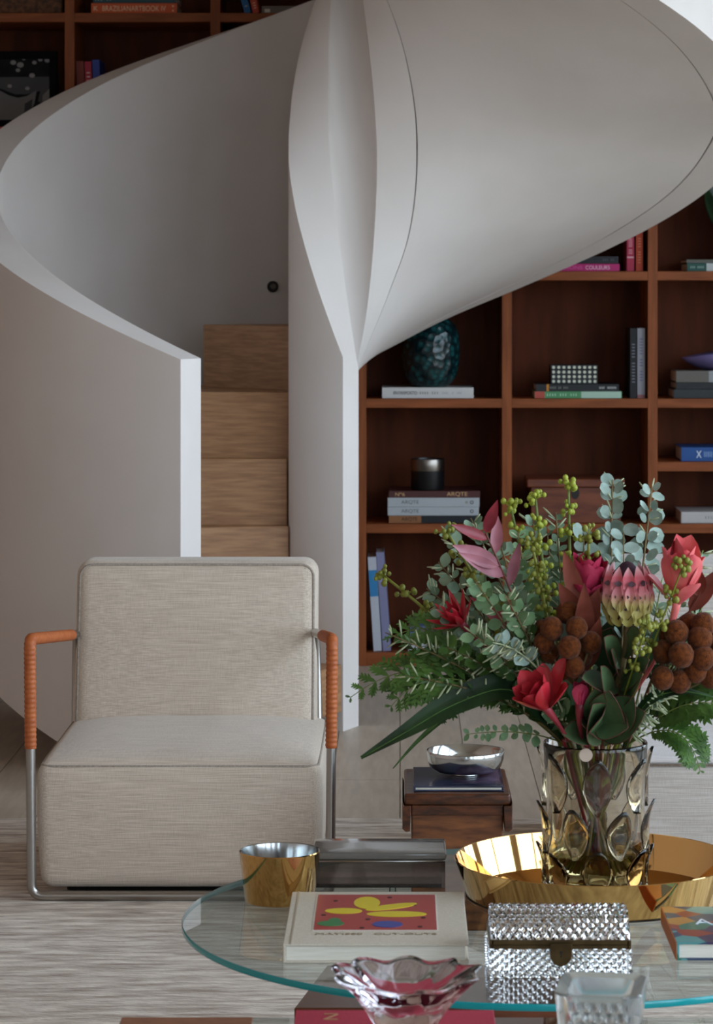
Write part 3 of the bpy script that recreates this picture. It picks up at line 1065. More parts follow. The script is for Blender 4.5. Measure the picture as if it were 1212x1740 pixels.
mag, R_, zt = flat_book('dark glossy magazine under the silver bowl on the wooden stool', PX(703, TD + 0.02), PX(857, TD + 0.02), TD + 0.025, TD + 0.265, stz, 0.011, M('magazine', '#1a1d2b', '#3a3f55', scale=9, rough=0.15))
MB().box(PX(770, TD + 0.1), PX(850, TD + 0.1), TD + 0.06, TD + 0.24, zt - 0.0004, zt + 0.0004).build('cover_picture', M('mag_pic', '#2a2338', '#6a5a70', scale=14, rough=0.15), mag)
bd_, bx_ = TD + 0.165, PX(791, TD + 0.165)
zt += 0.0012
br = 66.5 * bd_ / F
bowl = thing('silver_bowl', 'polished silver footed bowl on a magazine on the stool', 'bowl', (bx_, bd_, zt))
bh = PZ(1274, bd_) - zt
MB().lathe([(r * br, zt + t * bh) for r, t in [(0, 0.07), (0.4, 0.08), (0.78, 0.17), (0.92, 0.36), (0.98, 0.64), (1.0, 0.97), (0.99, 1.0), (0.965, 0.98), (0.935, 0.62), (0.85, 0.36), (0.68, 0.21), (0, 0.12)]], bx_, bd_, 48).build('body', m_silver, bowl, smooth=True)
MB().lathe([(r * br, zt + t * bh) for r, t in [(0.26, 0.115), (0.28, 0.08), (0.36, 0.0), (0.33, 0.0), (0.22, 0.08)]], bx_, bd_, 32).build('foot', m_silver, bowl, smooth=True)

# ------------------------------------------------------------------ round glass coffee table
GX, GD, GR, GZ = 0.207, 4.41, 0.543, 0.38
table_ = thing('coffee_table', 'round clear glass coffee table with a teal edge', 'coffee table', (GX, GD, RUG_T))
GT = 0.010
seg = 128
MB().lathe([(0, GZ - GT), (GR - 0.001, GZ - GT)], GX, GD, seg).lathe([(0, GZ), (GR - 0.001, GZ)], GX, GD, seg).build('glass_top', m_glass_top, table_)
MB().lathe([(GR - 0.001, GZ - GT), (GR, GZ - GT + 0.001), (GR, GZ - 0.001), (GR - 0.001, GZ)], GX, GD, seg).build('glass_rim', m_teal, table_, smooth=True, angle=50)
# wooden lower shelf on four slim legs
zs = 0.20
def SP(px, py, z_):
    D = (H - z_) * F / (py - YH)
    return (PX(px, D), D)
q = [SP(500, 1713, zs), SP(1052, 1713, zs), SP(1020, 1640, zs), SP(556, 1640, zs)]
MB().prism(q, zs - 0.03, zs).build('lower_shelf', m_redwood, table_, bevel=0.002)
cx_ = sum(a for a, b in q) / 4
cy_ = sum(b for a, b in q) / 4
for a, b in q:
    ax, ay = a + (cx_ - a) * 0.5, b + (cy_ - b) * 0.3
    MB().tube([(ax, ay, RUG_T + 0.001), (ax, ay, zs - 0.0305)], 0.012, 12).build('leg', m_redwood, table_, smooth=True, angle=40)
    MB().tube([(ax, ay, zs + 0.0005), (ax, ay, GZ - GT - 0.0005)], 0.006, 12).build('glass_post', m_glass_top, table_, smooth=True, angle=40)

ZT = GZ + 0.0008
# gold tumbler
gd = 4.52
gx = PX(475.5, gd)
gr, gb_ = 69 * gd / F, 59 * gd / F
gh = PZ(1444, gd) - ZT
cup = thing('gold_tumbler', 'mirror gold tumbler with silver inside at the edge of the glass table', 'candle holder', (gx, gd, ZT))
MB().lathe([(0, ZT), (gb_ * 0.97, ZT), (gb_, ZT + 0.002), (gr, ZT + gh - 0.0015), (gr - 0.001, ZT + gh)], gx, gd, 64).build('outer_wall', m_goldcup, cup, smooth=True, angle=40)
MB().lathe([(gr - 0.001, ZT + gh), (gr - 0.003, ZT + gh - 0.001), (gb_ * 0.95, ZT + 0.012), (0, ZT + 0.012)], gx, gd, 64).build('silver_lining', m_silver, cup, smooth=True, angle=40)

# smoked box behind the art book
bxs = thing('acrylic_box', 'smoked clear box with pale reflection painted into its lid between the tumbler and the gold bowl', 'box', (PX(650, 4.6), 4.62, ZT))
ax0, ax1, ay0, ay1 = PX(532, 4.61), PX(757, 4.61), 4.615, 4.735
zt_ = PZ(1452, 4.6)
mb = MB()
wl = 0.006
mb.box(ax0, ax1, ay0, ay0 + wl, ZT, zt_ - 0.012).box(ax0, ax1, ay1 - wl, ay1, ZT, zt_ - 0.012).box(ax0, ax0 + wl, ay0 + wl, ay1 - wl, ZT, zt_ - 0.012).box(ax1 - wl, ax1, ay0 + wl, ay1 - wl, ZT, zt_ - 0.012).box(ax0 + wl, ax1 - wl, ay0 + wl, ay1 - wl, ZT, ZT + wl)
mb.build('body', m_smoked, bxs)
MB().rbox(ax0 - 0.002, ax1 + 0.002, ay0 - 0.002, ay1 + 0.002, zt_ - 0.0115, zt_, 0.004, n=9).build('lid', M('lid_acrylic_reflection', '#8f8a84', rough=0.08, trans=0.5, spec=0.8), bxs, smooth=True)  # smoked like the body, pale reflections worked into the lid's grey
mb = MB()
for xx in (ax0, ax1):
    for yy in (ay0, ay1):
        mb.tube([(xx, yy, ZT), (xx, yy, zt_ - 0.012)], 0.0025, 8)
MB().tube([(ax0, ay0 - 0.001, zt_ - 0.014), (ax1, ay0 - 0.001, zt_ - 0.014)], 0.002, 8).build('hinge_rod', m_steel, bxs, smooth=True)

# art book in front of it
bk_y0, bk_y1 = 4.10, 4.455
bk_x0, bk_x1 = PX(481, bk_y0), PX(797, bk_y0)
m_cream = M('cream_cloth', '#c3b9a8', '#cec5b5', scale=300, rough=0.85)
ab, R_, zt = flat_book('cream art book with a red and yellow picture lying on the glass table', bk_x0, bk_x1, bk_y0, bk_y1, GZ, 0.0275, m_cream)
bw, bl = bk_x1 - bk_x0, bk_y1 - bk_y0
MB().box(bk_x0 + bw * 0.035, bk_x0 + bw * 0.045, bk_y0, bk_y1, zt - 0.0004, zt + 0.0007).build('hinge_groove', C('#a79c8b'), ab)


def onb(u, v, dz=0.0):
    return (bk_x0 + bw * u, bk_y0 + bl * v, zt + dz)


def panel(u0, u1, v0, v1, mat, name, z0_, z1_):
    a, b = onb(u0, v0), onb(u1, v1)
    return MB().box(a[0], b[0], a[1], b[1], zt + z0_, zt + z1_).build(name, mat, ab)


pic = panel(0.145, 0.842, 0.235, 0.94, C('#d9cfc6'), 'picture_border', -0.0003, 0.0005)
red = panel(0.155, 0.832, 0.25, 0.93, C('#a3312c', 0.4), 'picture', 0.0003, 0.0010)


def shape(pts, mat, z1_=0.0016):
    MB().prism([onb(u, v)[:2] for u, v in pts], zt + 0.0008, zt + z1_).build('picture_shape', mat, ab)


def ell(cu, cv, a, b, rot=0.0, n=24):
    out = []
    for i in range(n):
        t = 2 * math.pi * i / n
        x_, y_ = a * math.cos(t), b * math.sin(t)
        out.append((cu + x_ * math.cos(rot) - y_ * math.sin(rot), cv + x_ * math.sin(rot) + y_ * math.cos(rot)))
    return out


yl, gn, bl_ = C('#d8c21c', 0.45), C('#2f7a44', 0.45), C('#3a4590', 0.45)
shape(ell(0.44, 0.76, 0.075, 0.12), yl)
shape(ell(0.31, 0.60, 0.105, 0.055, 0.0), yl, 0.0015)
shape(ell(0.58, 0.68, 0.16, 0.045, 0.42), yl, 0.0017)
shape(ell(0.61, 0.54, 0.17, 0.055), yl, 0.0014)
shape(ell(0.245, 0.36, 0.075, 0.05), gn)
shape(ell(0.265, 0.41, 0.035, 0.055), gn, 0.0015)
shape(ell(0.56, 0.345, 0.085, 0.06), bl_)
dk = C('#3a1a1a')
for u, v in ((0.26, 0.80), (0.57, 0.87), (0.71, 0.72), (0.20, 0.52), (0.45, 0.44), (0.76, 0.47), (0.74, 0.30), (0.42, 0.28)):
    shape(ell(u, v, 0.014, 0.014, n=8), dk)
text('MATISSE   CUT-OUTS', 'title', C('#9c8b73'), ab, onb(0.5, 0.175, 0.0005), bw * 0.66, right=(1, 0, 0), up=(0, 1, 0), height=0.011, extr=0.0004)

# gold bowl-tray with the flower vase inside
TX, TDD = PX(1011, 4.56), 4.56
tr, tb, tz = 0.2245, 0.205, PZ(1456, 4.56)
tray = thing('gold_bowl', 'wide shallow polished gold bowl holding the glass vase', 'bowl', (TX, TDD, ZT))
MB().lathe([(0, ZT), (tb - 0.002, ZT), (tb, ZT + 0.0015), (tr, tz - 0.001), (tr - 0.001, tz), (tr - 0.003, tz - 0.0005), (tb - 0.003, ZT + 0.005), (tb - 0.006, ZT + 0.004), (0, ZT + 0.004)], TX, TDD, 128).build('body', m_gold, tray, smooth=True, angle=30)
MB().lathe([(tb + 0.0005, ZT + 0.0002), (tb + 0.0018, ZT + 0.001), (tb + 0.0022, ZT + 0.0025), (tb + 0.0008, ZT + 0.003)], TX, TDD, 96).build('foot_ring', C('#1d150c', 0.4), tray, smooth=True)

VX, VD = PX(1012, 4.56), 4.56
VZ0 = ZT + 0.0046
VZ1 = PZ(1259, VD)
vh = VZ1 - VZ0
vase = thing('glass_vase', 'smoky clear glass vase with applied glass thorns and leaves', 'vase', (VX, VD, VZ0))
po = [(0.0, 0.0), (0.076, 0.0), (0.080, 0.01), (0.081, 0.3), (0.079, 0.55), (0.080, 0.8), (0.083, 0.96), (0.0835, 0.99), (0.082, 1.0), (0.079, 0.99), (0.0755, 0.8), (0.074, 0.55), (0.0755, 0.3), (0.074, 0.08), (0.06, 0.055), (0.0, 0.05)]
MB().lathe([(r, VZ0 + t * vh) for r, t in po], VX, VD, 64).build('body', m_smoke, vase, smooth=True)
wt = PZ(1462, VD - 0.07)
MB().lathe([(0, VZ0 + 0.052 * vh + 0.001), (0.058, VZ0 + 0.06 * vh), (0.0725, VZ0 + 0.09 * vh), (0.0738, VZ0 + 0.3 * vh), (0.0735, wt), (0, wt)], VX, VD, 48).build('water', m_water, vase, smooth=True, angle=50)


def glass_leaf(a, z0_, L, W, flare):
    """pulled glass leaf: clings to the wall, its tip bends outwards"""
    rows = []
    n = 9
    for i in range(n + 1):
        t = i / n
        rad = 0.0805 + 0.003 + flare * max(0.0, t - 0.45) ** 2 * 3.3
        w_ = W * (math.sin(math.pi * min(1, t * 0.93 + 0.04)) ** 0.8)
        zz = z0_ + L * t
        th = 0.0045 * (1 - 0.55 * t)
        row = []
        for k_ in range(10):
            b = 2 * math.pi * k_ / 10
            da = math.cos(b) * w_ / rad
            rr2 = rad + math.sin(b) * th - 0.006 * abs(math.cos(b)) ** 2 * (1 - t)
            row.append((VX + rr2 * math.cos(a + da), VD + rr2 * math.sin(a + da), zz))
        rows.append(row)
    mb = MB().grid(rows, closed_u=True)
    m_ = len(mb.v)
    mb.f += [tuple(range(10)), tuple(range(m_ - 10, m_))]
    mb.build('glass_leaf', m_smoke, vase, smooth=True)


for row, (zf_, L, cnt, ph_) in enumerate(((0.02, 0.075, 7, 0.2), (0.27, 0.085, 7, 0.65), (0.56, 0.095, 7, 0.2))):
    for i in range(cnt):
        a = ph_ + 2 * math.pi * i / cnt
        glass_leaf(a, VZ0 + zf_ * vh, L * (0.92 + 0.16 * ((i * 3 + row) % 4) / 4), 0.025, 0.012)
stk = PZ(1283, VD - 0.083)
MB().tube([(PX(996, VD - 0.084), VD - 0.0845, stk), (PX(996, VD - 0.084), VD - 0.0822, stk)], 0.0105, 20).build('round_sticker', C('#cbb6a4'), vase)

# crystal casket
kx0, kx1, ky0, ky1 = PX(832, 4.01), PX(1073, 4.01), 4.012, 4.132
casket = thing('crystal_casket', 'cut crystal casket with a brass band and lock in front of the vase', 'box', ((kx0 + kx1) / 2, 4.07, ZT))
kz = PZ(1613, 4.01)


def studs(mb, p0, du, dv, nu, nv, nrm_, h_):
    """a field of small cut pyramids"""
    vs, fs = [], []
    for i in range(nu):
        for j in range(nv):
            a = p0 + du * (i / nu) + dv * (j / nv)
            b, c, d = a + du / nu, a + du / nu + dv / nv, a + dv / nv
            m_ = (a + c) / 2 + nrm_ * h_ * (1.0 if (i + j) % 2 else -0.6)
            n = len(vs)
            vs += [a, b, c, d, m_]
            fs += [(n, n + 1, n + 4), (n + 1, n + 2, n + 4), (n + 2, n + 3, n + 4), (n + 3, n, n + 4)]
    mb.add(vs, fs)


def hollow(x0, x1, y0, y1, z0, z1, w_):
    return MB().box(x0, x1, y0, y0 + w_, z0, z1).box(x0, x1, y1 - w_, y1, z0, z1).box(x0, x0 + w_, y0 + w_, y1 - w_, z0, z1).box(x1 - w_, x1, y0 + w_, y1 - w_, z0, z1).box(x0 + w_, x1 - w_, y0 + w_, y1 - w_, z0, z0 + w_)


mb = MB()
V = Vector
studs(mb, V((kx0, ky0, ZT)), V((kx1 - kx0, 0, 0)), V((0, 0, kz - ZT)), 30, 7, V((0, -1, 0)), 0.0035)
studs(mb, V((kx0, ky0, ZT)), V((0, ky1 - ky0, 0)), V((0, 0, kz - ZT)), 15, 7, V((-1, 0, 0)), 0.0035)
studs(mb, V((kx1, ky0, ZT)), V((0, ky1 - ky0, 0)), V((0, 0, kz - ZT)), 15, 7, V((1, 0, 0)), 0.0035)
studs(mb, V((kx0, ky1, ZT)), V((kx1 - kx0, 0, 0)), V((0, 0, kz - ZT)), 30, 7, V((0, 1, 0)), 0.0035)
mb.add([(kx0, ky0, ZT), (kx1, ky0, ZT), (kx1, ky1, ZT), (kx0, ky1, ZT)], [(0, 1, 2, 3)])
mb.add([(kx0, ky0, kz), (kx1, ky0, kz), (kx1, ky1, kz), (kx0, ky1, kz)], [(0, 1, 2, 3)])
ib = 0.009
mb.box(kx0 + ib, kx1 - ib, ky0 + ib, ky1 - ib, ZT + ib, kz - 0.001)
mb.build('body', m_crystal, casket)
# lid: straight front slope, curved crown
kzb = PZ(1600, 4.005)
prof_ = []
for i in range(9):
    a = math.pi * i / 8
    prof_.append(((ky0 + ky1) / 2 - (ky1 - ky0) / 2 * math.cos(a), kzb + 0.001 + 0.034 * math.sin(a) ** 0.75))
mb = MB()
for i in range(8):
    (ya, za), (yb_, zb2) = prof_[i], prof_[i + 1]
    d_ = V((0, yb_ - ya, zb2 - za))
    nn = V((0, -d_.z, d_.y)).normalized()
    studs(mb, V((kx0 + 0.002, ya, za)), V((kx1 - kx0 - 0.004, 0, 0)), d_, 30, 1 if d_.length < 0.012 else 2, nn, 0.003)
for xx in (kx0 + 0.002, kx1 - 0.002):
    mb.add([(xx, a, b) for a, b in prof_], [tuple(range(9))])
mb.add([(kx0 + 0.002, ky0, kzb + 0.001), (kx1 - 0.002, ky0, kzb + 0.001), (kx1 - 0.002, ky1, kzb + 0.001), (kx0 + 0.002, ky1, kzb + 0.001)], [(0, 1, 2, 3)])
mb.build('lid', m_crystal, casket)
for nm, za, zb2 in (('lower_band', kz + 0.0003, kz + (kzb - kz) * 0.48), ('upper_band', kz + (kzb - kz) * 0.52, kzb + 0.0005)):
    e = 0.003
    mb = MB().box(kx0 - 0 + e, kx1 - e, ky0 - e, ky0 + 0.003, za, zb2).box(kx0 + e, kx1 - e, ky1 - 0.003, ky1 + e, za, zb2).box(kx0 + e - 0.003, kx0 + e + 0.003, ky0 - e, ky1 + e, za, zb2).box(kx1 - e - 0.003, kx1 - e + 0.003, ky0 - e, ky1 + e, za, zb2)
    mb.build(nm, m_brass, casket, bevel=0.0006)
lk = (PX(954, 4.0), PZ(1622, 4.0))
pts = [(lk[0] + 0.0155 * math.cos(a), lk[1] + 0.018 * math.sin(a)) for a in [math.pi + math.pi * i / 16 for i in range(17)]]
pts += [(lk[0] + 0.0155, lk[1] + 0.014), (lk[0] - 0.0155, lk[1] + 0.014)]
lockp = MB().prism_xz(pts, ky0 - 0.008, ky0 - 0.0042).build('lock_plate', m_brass, casket, bevel=0.0008)
kh = MB().prism_xz([(lk[0] + 0.0022 * math.cos(a), lk[1] + 0.002 + 0.0022 * math.sin(a)) for a in [2 * math.pi * i / 10 for i in range(10)]], ky0 - 0.0085, ky0 - 0.0075)
kh.box(lk[0] - 0.0009, lk[0] + 0.0009, ky0 - 0.0085, ky0 - 0.0075, lk[1] - 0.005, lk[1] + 0.001)
kh.build('keyhole', C('#0d0a07'), lockp)

# colourful book at the right edge
rb_x0 = PX(1150, 4.116)
m_mosaic = None
mm = bpy.data.materials.new('mosaic_cover')
mm.use_nodes = True
nt = mm.node_tree
b_ = nt.nodes['Principled BSDF']
b_.inputs['Roughness'].default_value = 0.3
tc = nt.nodes.new('ShaderNodeTexCoord')
vo = nt.nodes.new('ShaderNodeTexVoronoi')
vo.inputs['Scale'].default_value = 26
nt.links.new(tc.outputs['Object'], vo.inputs['Vector'])
r_ = nt.nodes.new('ShaderNodeValToRGB')
r_.color_ramp.interpolation = 'CONSTANT'
for e_ in range(4):
    r_.color_ramp.elements.new(0.5)
for e_, (p_, c_) in zip(r_.color_ramp.elements, ((0, '#233a5a'), (0.2, '#8a2f2a'), (0.38, '#2f6a5c'), (0.55, '#b07a3c'), (0.7, '#3a2a50'), (0.85, '#4f8f90'))):
    e_.position = p_
    e_.color = lin(c_)
sp_ = nt.nodes.new('ShaderNodeSeparateColor')
nt.links.new(vo.outputs['Color'], sp_.inputs[0])
nt.links.new(sp_.outputs[0], r_.inputs[0])
nt.links.new(r_.outputs[0], b_.inputs['Base Color'])
rbk, R_, zt2 = flat_book('book with a multicoloured mosaic cover and orange spine beside the casket', rb_x0, rb_x0 + 0.25, 4.116, 4.356, GZ, 0.026, mm)
MB().box(rb_x0 - 0.0008, rb_x0 + 0.0002, 4.116, 4.356, GZ + 0.001, zt2 - 0.0005).build('spine', C('#c0622a', 0.4), rbk)
text('A', 'title', C('#d8dfe6'), rbk, (rb_x0 + 0.052, 4.25, zt2 + 0.0004), 0.026, right=(1, 0, 0), up=(0, 1, 0), height=0.035, extr=0.0004)

# ------------------------------------------------------------------ foreground glass side table with its things
FZ = 0.40
fy1 = 0.95 * F / (1729 - YH)
ft = thing('side_table', 'rectangular glass table in the near foreground under the pink crystal bowl', 'table', (0.1, 3.3, RUG_T))
MB().box(-0.36, 0.62, 2.95, fy1, FZ - 0.010, FZ).build('glass_top', glass_sheet('front_glass', (0.86, 0.90, 0.89, 1), 1.5), ft)
for xx in (-0.33, 0.59):
    for yy in (2.98, fy1 - 0.03):
        MB().box(xx - 0.012, xx + 0.012, yy - 0.012, yy + 0.012, RUG_T + 0.001, FZ - 0.0105).build('leg', m_steel, ft, bevel=0.002)
z_rb = FZ
yb_ = (H - FZ - 0.03) * F / (1717 - YH)
m_redcloth = M('red_cloth', '#a32b40', '#b23349', scale=300, rough=0.7)
rbook, R_, zrt = flat_book('large red cloth book under the pink crystal bowl', PX(503, yb_), PX(839, yb_), yb_ - 0.30, yb_, FZ, 0.0300, m_redcloth)
text('N', 'title', C('#b0855a', 0.4), rbook, (PX(562, yb_ - 0.04), yb_ - 0.035, zrt + 0.0003), 0.03, right=(0, -1, 0), up=(1, 0, 0), height=0.018, extr=0.0004)
yb2 = (H - FZ - 0.02) * F / (1729 - YH)
flat_book('brown leather book at the bottom edge of the picture', PX(207, yb2), PX(430, yb2), yb2 - 0.22, yb2, FZ, 0.0200, M('brown_leather', '#7a4d34', '#8a5a3e', scale=60, rough=0.5))

# pink crystal bowl
cz = zrt + 0.0008
cd = 3.50
cxx = PX(690, cd)
cr_ = 124 * cd / F
ch = PZ(1655, cd) - cz
pb = thing('crystal_bowl', 'flared wavy crystal bowl with pink tint standing on the red book', 'bowl', (cxx, cd, cz))


def cmod(j, a, r, zz):
    f_ = max(0.0, (zz - cz) / ch)
    tw = a + 0.5 * f_
    s_ = 1 + 0.07 * f_ * math.cos(9 * tw) + 0.04 * f_ * math.cos(3 * a + 1)
    return r * s_, zz + 0.0022 * f_ * f_ * math.cos(9 * tw + 0.8) + 0.004 * f_ * math.cos(2 * a)


MB().lathe([(r * cr_, cz + t * ch) for r, t in [(0, 0), (0.30, 0), (0.36, 0.05), (0.44, 0.22), (0.56, 0.45), (0.72, 0.68), (0.90, 0.90), (0.985, 0.98), (1.0, 1.01), (0.97, 1.035), (0.82, 0.99), (0.58, 0.82), (0.34, 0.66), (0.15, 0.60), (0, 0.58)]], cxx, cd, 84, cmod).build('body', m_pinkcrystal, pb, smooth=True)

# pressed glass dish
pdish = thing('glass_dish', 'square pressed glass dish with a studded side in the foreground', 'dish', (PX(1026, 3.5), 3.5, FZ))
zd0 = FZ + 0.0008
Dc = 3.49
cxp = PX(1022, Dc)
zd1 = PZ(1672, Dc)
hw = 74 * Dc / F
mb = MB()


def sq(hw_, hd_, r_, z_):
    return [(cxp + a, Dc + b, z_) for a, b in rrect(-hw_, hw_, -hd_, hd_, r_, 5)]


hd = 0.062
rows = [sq(hw * 0.80, hd * 0.8, 0.014, zd0), sq(hw * 0.99, hd * 0.98, 0.018, zd1 - 0.006), sq(hw, hd, 0.02, zd1 - 0.002), sq(hw * 0.97, hd * 0.97, 0.02, zd1), sq(hw * 0.72, hd * 0.72, 0.014, zd1 - 0.003), sq(hw * 0.66, hd * 0.66, 0.012, zd1 - 0.02), sq(hw * 0.60, hd * 0.60, 0.01, zd1 - 0.03)]
mb.grid(rows, closed_u=True)
n = len(rows[0])
m_ = len(mb.v)
mb.f += [tuple(range(n)), tuple(range(m_ - n, m_))]
mb.move(Matrix.Translation((cxp, Dc, 0)) @ Matrix.Rotation(math.radians(-9), 4, 'Z') @ Matrix.Translation((-cxp, -Dc, 0)))
mb.build('body', m_frost, pdish, smooth=True, angle=40)
mb = MB()
Rz = Matrix.Translation((cxp, Dc, 0)) @ Matrix.Rotation(math.radians(-9), 4, 'Z') @ Matrix.Translation((-cxp, -Dc, 0))
a0 = V((cxp - hw * 0.66, Dc - hd * 0.83, zd0 + 0.004))
studs(mb, a0, V((hw * 1.36, 0, 0)), V((0, -hd * 0.15, zd1 - zd0 - 0.012)), 11, 7, V((0, -1, 0.1)), 0.0045)
mb.move(Rz)
st_ = mb.build('stud_field', m_frost, pdish)
st_['kind'] = 'stuff'

# ------------------------------------------------------------------ plants
def leaf_rows(base, d, nrm_, L, W, shape='oval', bend=0.0, fold=0.15, n=6, cols=3):
    d = Vector(d).normalized()
    nrm_ = Vector(nrm_)
    nrm_ = (nrm_ - d * nrm_.dot(d)).normalized() if (nrm_ - d * nrm_.dot(d)).length > 1e-5 else d.orthogonal().normalized()
    s_ = d.cross(nrm_)
    rows = []
    for i in range(n + 1):
        t = i / n
        if shape == 'round':
            w_ = math.sqrt(max(0.0, 1 - (2 * t - 1) ** 2))
        elif shape == 'lance':
            w_ = (math.sin(math.pi * t ** 0.75)) ** 0.9
        elif shape == 'strap':
            w_ = min(1.0, 0.45 + 2.2 * t) * (1 - t ** 5)
        elif shape == 'obov':
            w_ = math.sin(math.pi * min(1.0, t ** 1.5)) ** 0.7 * 1.0 if t < 1 else 0.0
            w_ = max(w_, 0.12 * (1 - t))
        else:
            w_ = math.sin(math.pi * min(1.0, 0.03 + 0.97 * t)) ** 0.75
        w_ = max(w_, 0.03) * W / 2
        c = Vector(base) + d * (L * t * (1 - 0.25 * abs(bend) * t)) + nrm_ * (bend * L * t * t)
        row = []
        for k_ in range(cols):
            u = -1 + 2 * k_ / (cols - 1)
            row.append(c + s_ * (u * w_) + nrm_ * (fold * u * u * w_))
        rows.append(row)
    return rows


def rnd(a, b):
    return random.uniform(a, b)


MOUTH = Vector((VX, VD, VZ1))


def bez(p0, p1, p2, n):
    return [(p0 * (1 - t) ** 2 + p1 * (2 * t * (1 - t)) + p2 * t * t) for t in [i / n for i in range(n + 1)]]


def stem_path(tip, lift=0.45, n=16):
    tip = Vector(tip)
    h = Vector((tip.x - MOUTH.x, tip.y - MOUTH.y, 0))
    hd_ = h.normalized() if h.length > 1e-4 else Vector((0, 0, 0))
    rad = min(0.058, 0.02 + h.length * 0.3)
    m_ = MOUTH + hd_ * rad + Vector((0, 0, 0.0))
    L = (tip - m_).length
    b = Vector((VX, VD, VZ0 + 0.035)) - hd_ * 0.035 + Vector((rnd(-0.012, 0.012), rnd(-0.012, 0.012), 0))
    c = m_ + hd_ * (h.length * 0.28) + Vector((0, 0, L * lift))
    return [b, b.lerp(m_, 0.5)] + bez(m_, c, tip, n)


def frame_at(path, i):
    a, b = path[max(0, i - 1)], path[min(len(path) - 1, i + 1)]
    t = (b - a).normalized()
    u = t.orthogonal().normalized()
    return t, u, t.cross(u)


def along(path, f):
    """point and tangent at the fraction f of the part above the vase"""
    q = path[2:]
    x_ = f * (len(q) - 1)
    i = min(int(x_), len(q) - 2)
    p = q[i].lerp(q[i + 1], x_ - i)
    return p, (q[i + 1] - q[i]).normalized()


m_stem = M('stem_green', '#5c6a2e', '#74803a', scale=60, rough=0.6)
m_stem_r = M('stem_red', '#5a2a22', '#74382c', scale=60, rough=0.6)
m_stem_b = M('stem_brown', '#6a5a38', '#7d6c46', scale=60, rough=0.7)
m_euc = M('silver_leaf', '#7f948a', '#a3b6ac', scale=40, rough=0.65)
m_sil = M('grey_green_leaf', '#6f8a72', '#8fa68c', scale=40, rough=0.65)
m_sil2 = M('soft_green_leaf', '#5d7d54', '#7c9a70', scale=40, rough=0.6)
m_fern = M('fern_green', '#3c5a26', '#567a34', scale=40, rough=0.5)
m_fern2 = M('fern_dark', '#2f4a24', '#44642e', scale=40, rough=0.5)
m_dark = M('deep_green_leaf', '#1a2e1a', '#284424', scale=25, rough=0.35)
m_broad = M('broad_leaf', '#4a6040', '#627d56', scale=25, rough=0.45)
m_edge = M('leaf_red_edge', '#6a3a34', rough=0.5)
m_berry = M('lime_berry', '#8f9a2c', '#a8b23e', scale=90, rough=0.45)
m_berry2 = M('olive_berry', '#777a26', '#8c8f36', scale=90, rough=0.5)
m_cream_b = M('cream_bud', '#a3ab86', '#bfc5a2', scale=90, rough=0.7)
m_brown = M('brown_fuzz', '#4a230c', '#6f3a16', scale=160, rough=0.95, bump=0.9, bscale=380, sheen=0.08, spec=0.2)
m_redleaf = M('wine_leaf', '#7a2430', '#99343f', scale=25, rough=0.4)
m_pinkleaf = M('dusty_pink_leaf', '#8a4f5a', '#a2646e', scale=25, rough=0.45)
m_rust = M('rust_leaf', '#6b3226', '#854536', scale=25, rough=0.45)
m_redpet = M('red_petal', '#b3202f', '#d4404a', scale=18, rough=0.32, coat=0.2)
m_coral = M('coral_petal', '#d4505c', '#ec7a78', scale=18, rough=0.35)
m_crimson = M('crimson_petal', '#a01f3c', '#cf4468', scale=18, rough=0.35)


def plant(name, label, cat, group=None):
    return thing(name, label, cat, (VX, VD, VZ0 + 0.03), group)


def leafy(name, label, tip, mat, L, W, nodes=12, start=0.3, shape='oval', stem=m_stem, r=0.0022, lift=0.45, ang=60, split=False,
          buds=0, bend=0.15, pairs=2, path=None, group=None, taper=0.35, cat='branch', budmat=None, face=0.5):
    """a branch with leaves in pairs along it"""
    path = path or stem_path(tip, lift)
    t_ = plant(name, label, cat, group)
    MB().tube(path, [r * (1 - 0.55 * i / (len(path) - 1)) for i in range(len(path))], 7).build('stem', stem, t_, smooth=True)
    allb, bud = MB(), MB()
    for k_ in range(nodes):
        f = start + (1 - start) * (k_ + 0.5 + rnd(-0.35, 0.35)) / nodes
        p, tg = along(path, min(f, 0.999))
        u = tg.orthogonal().normalized()
        v = tg.cross(u)
        side = tg.cross(Vector((0, 1, 0)))
        side = side.normalized() if side.length > 0.05 else Vector((1, 0, 0))
        for j in range(pairs):
            out = (side * (1 if j % 2 else -1) + side.cross(tg) * (rnd(0.3, 1.0) * (1 if (k_ + j // 2) % 2 else -1))).normalized()
            if j >= 2:
                out = (side * rnd(-0.5, 0.5) - Vector((0, 1, 0))).normalized()
            an = math.radians(ang + rnd(-28, 25))
            d = tg * math.cos(an) + out * math.sin(an)
            sc = (1 - taper * k_ / nodes) * rnd(0.65, 1.2)
            nr = (tg * 0.25 + Vector((0, -1.0, 0.45)) + Vector((rnd(-.55, .55), rnd(-.3, .3), rnd(-.5, .5)))).normalized()
            rows = leaf_rows(p + out * r, d, nr, L * sc, W * sc, shape, bend * rnd(0.3, 1.4), 0.15)
            if split:
                MB().grid(rows).build('leaf', mat, t_, smooth=True)
            else:
                allb.grid(rows)
        if buds:
            for j in range(buds):
                a = rnd(0, 6.28)
                d = (tg * 0.7 + (u * math.cos(a) + v * math.sin(a))).normalized()
                pts_ = [p + d * (0.004 + 0.0075 * q) + Vector((0, 0, 0.0025 * q * math.sin(a))) for q in range(4)]
                bud.tube(pts_, [0.0009, 0.0014, 0.0016, 0.0008], 5)
    if not split:
        o = allb.build('foliage', mat, t_, smooth=True)
        o['kind'] = 'stuff'
    if buds:
        o = bud.build('buds', budmat or m_cream_b, t_, smooth=True)
        o['kind'] = 'stuff'
    return t_


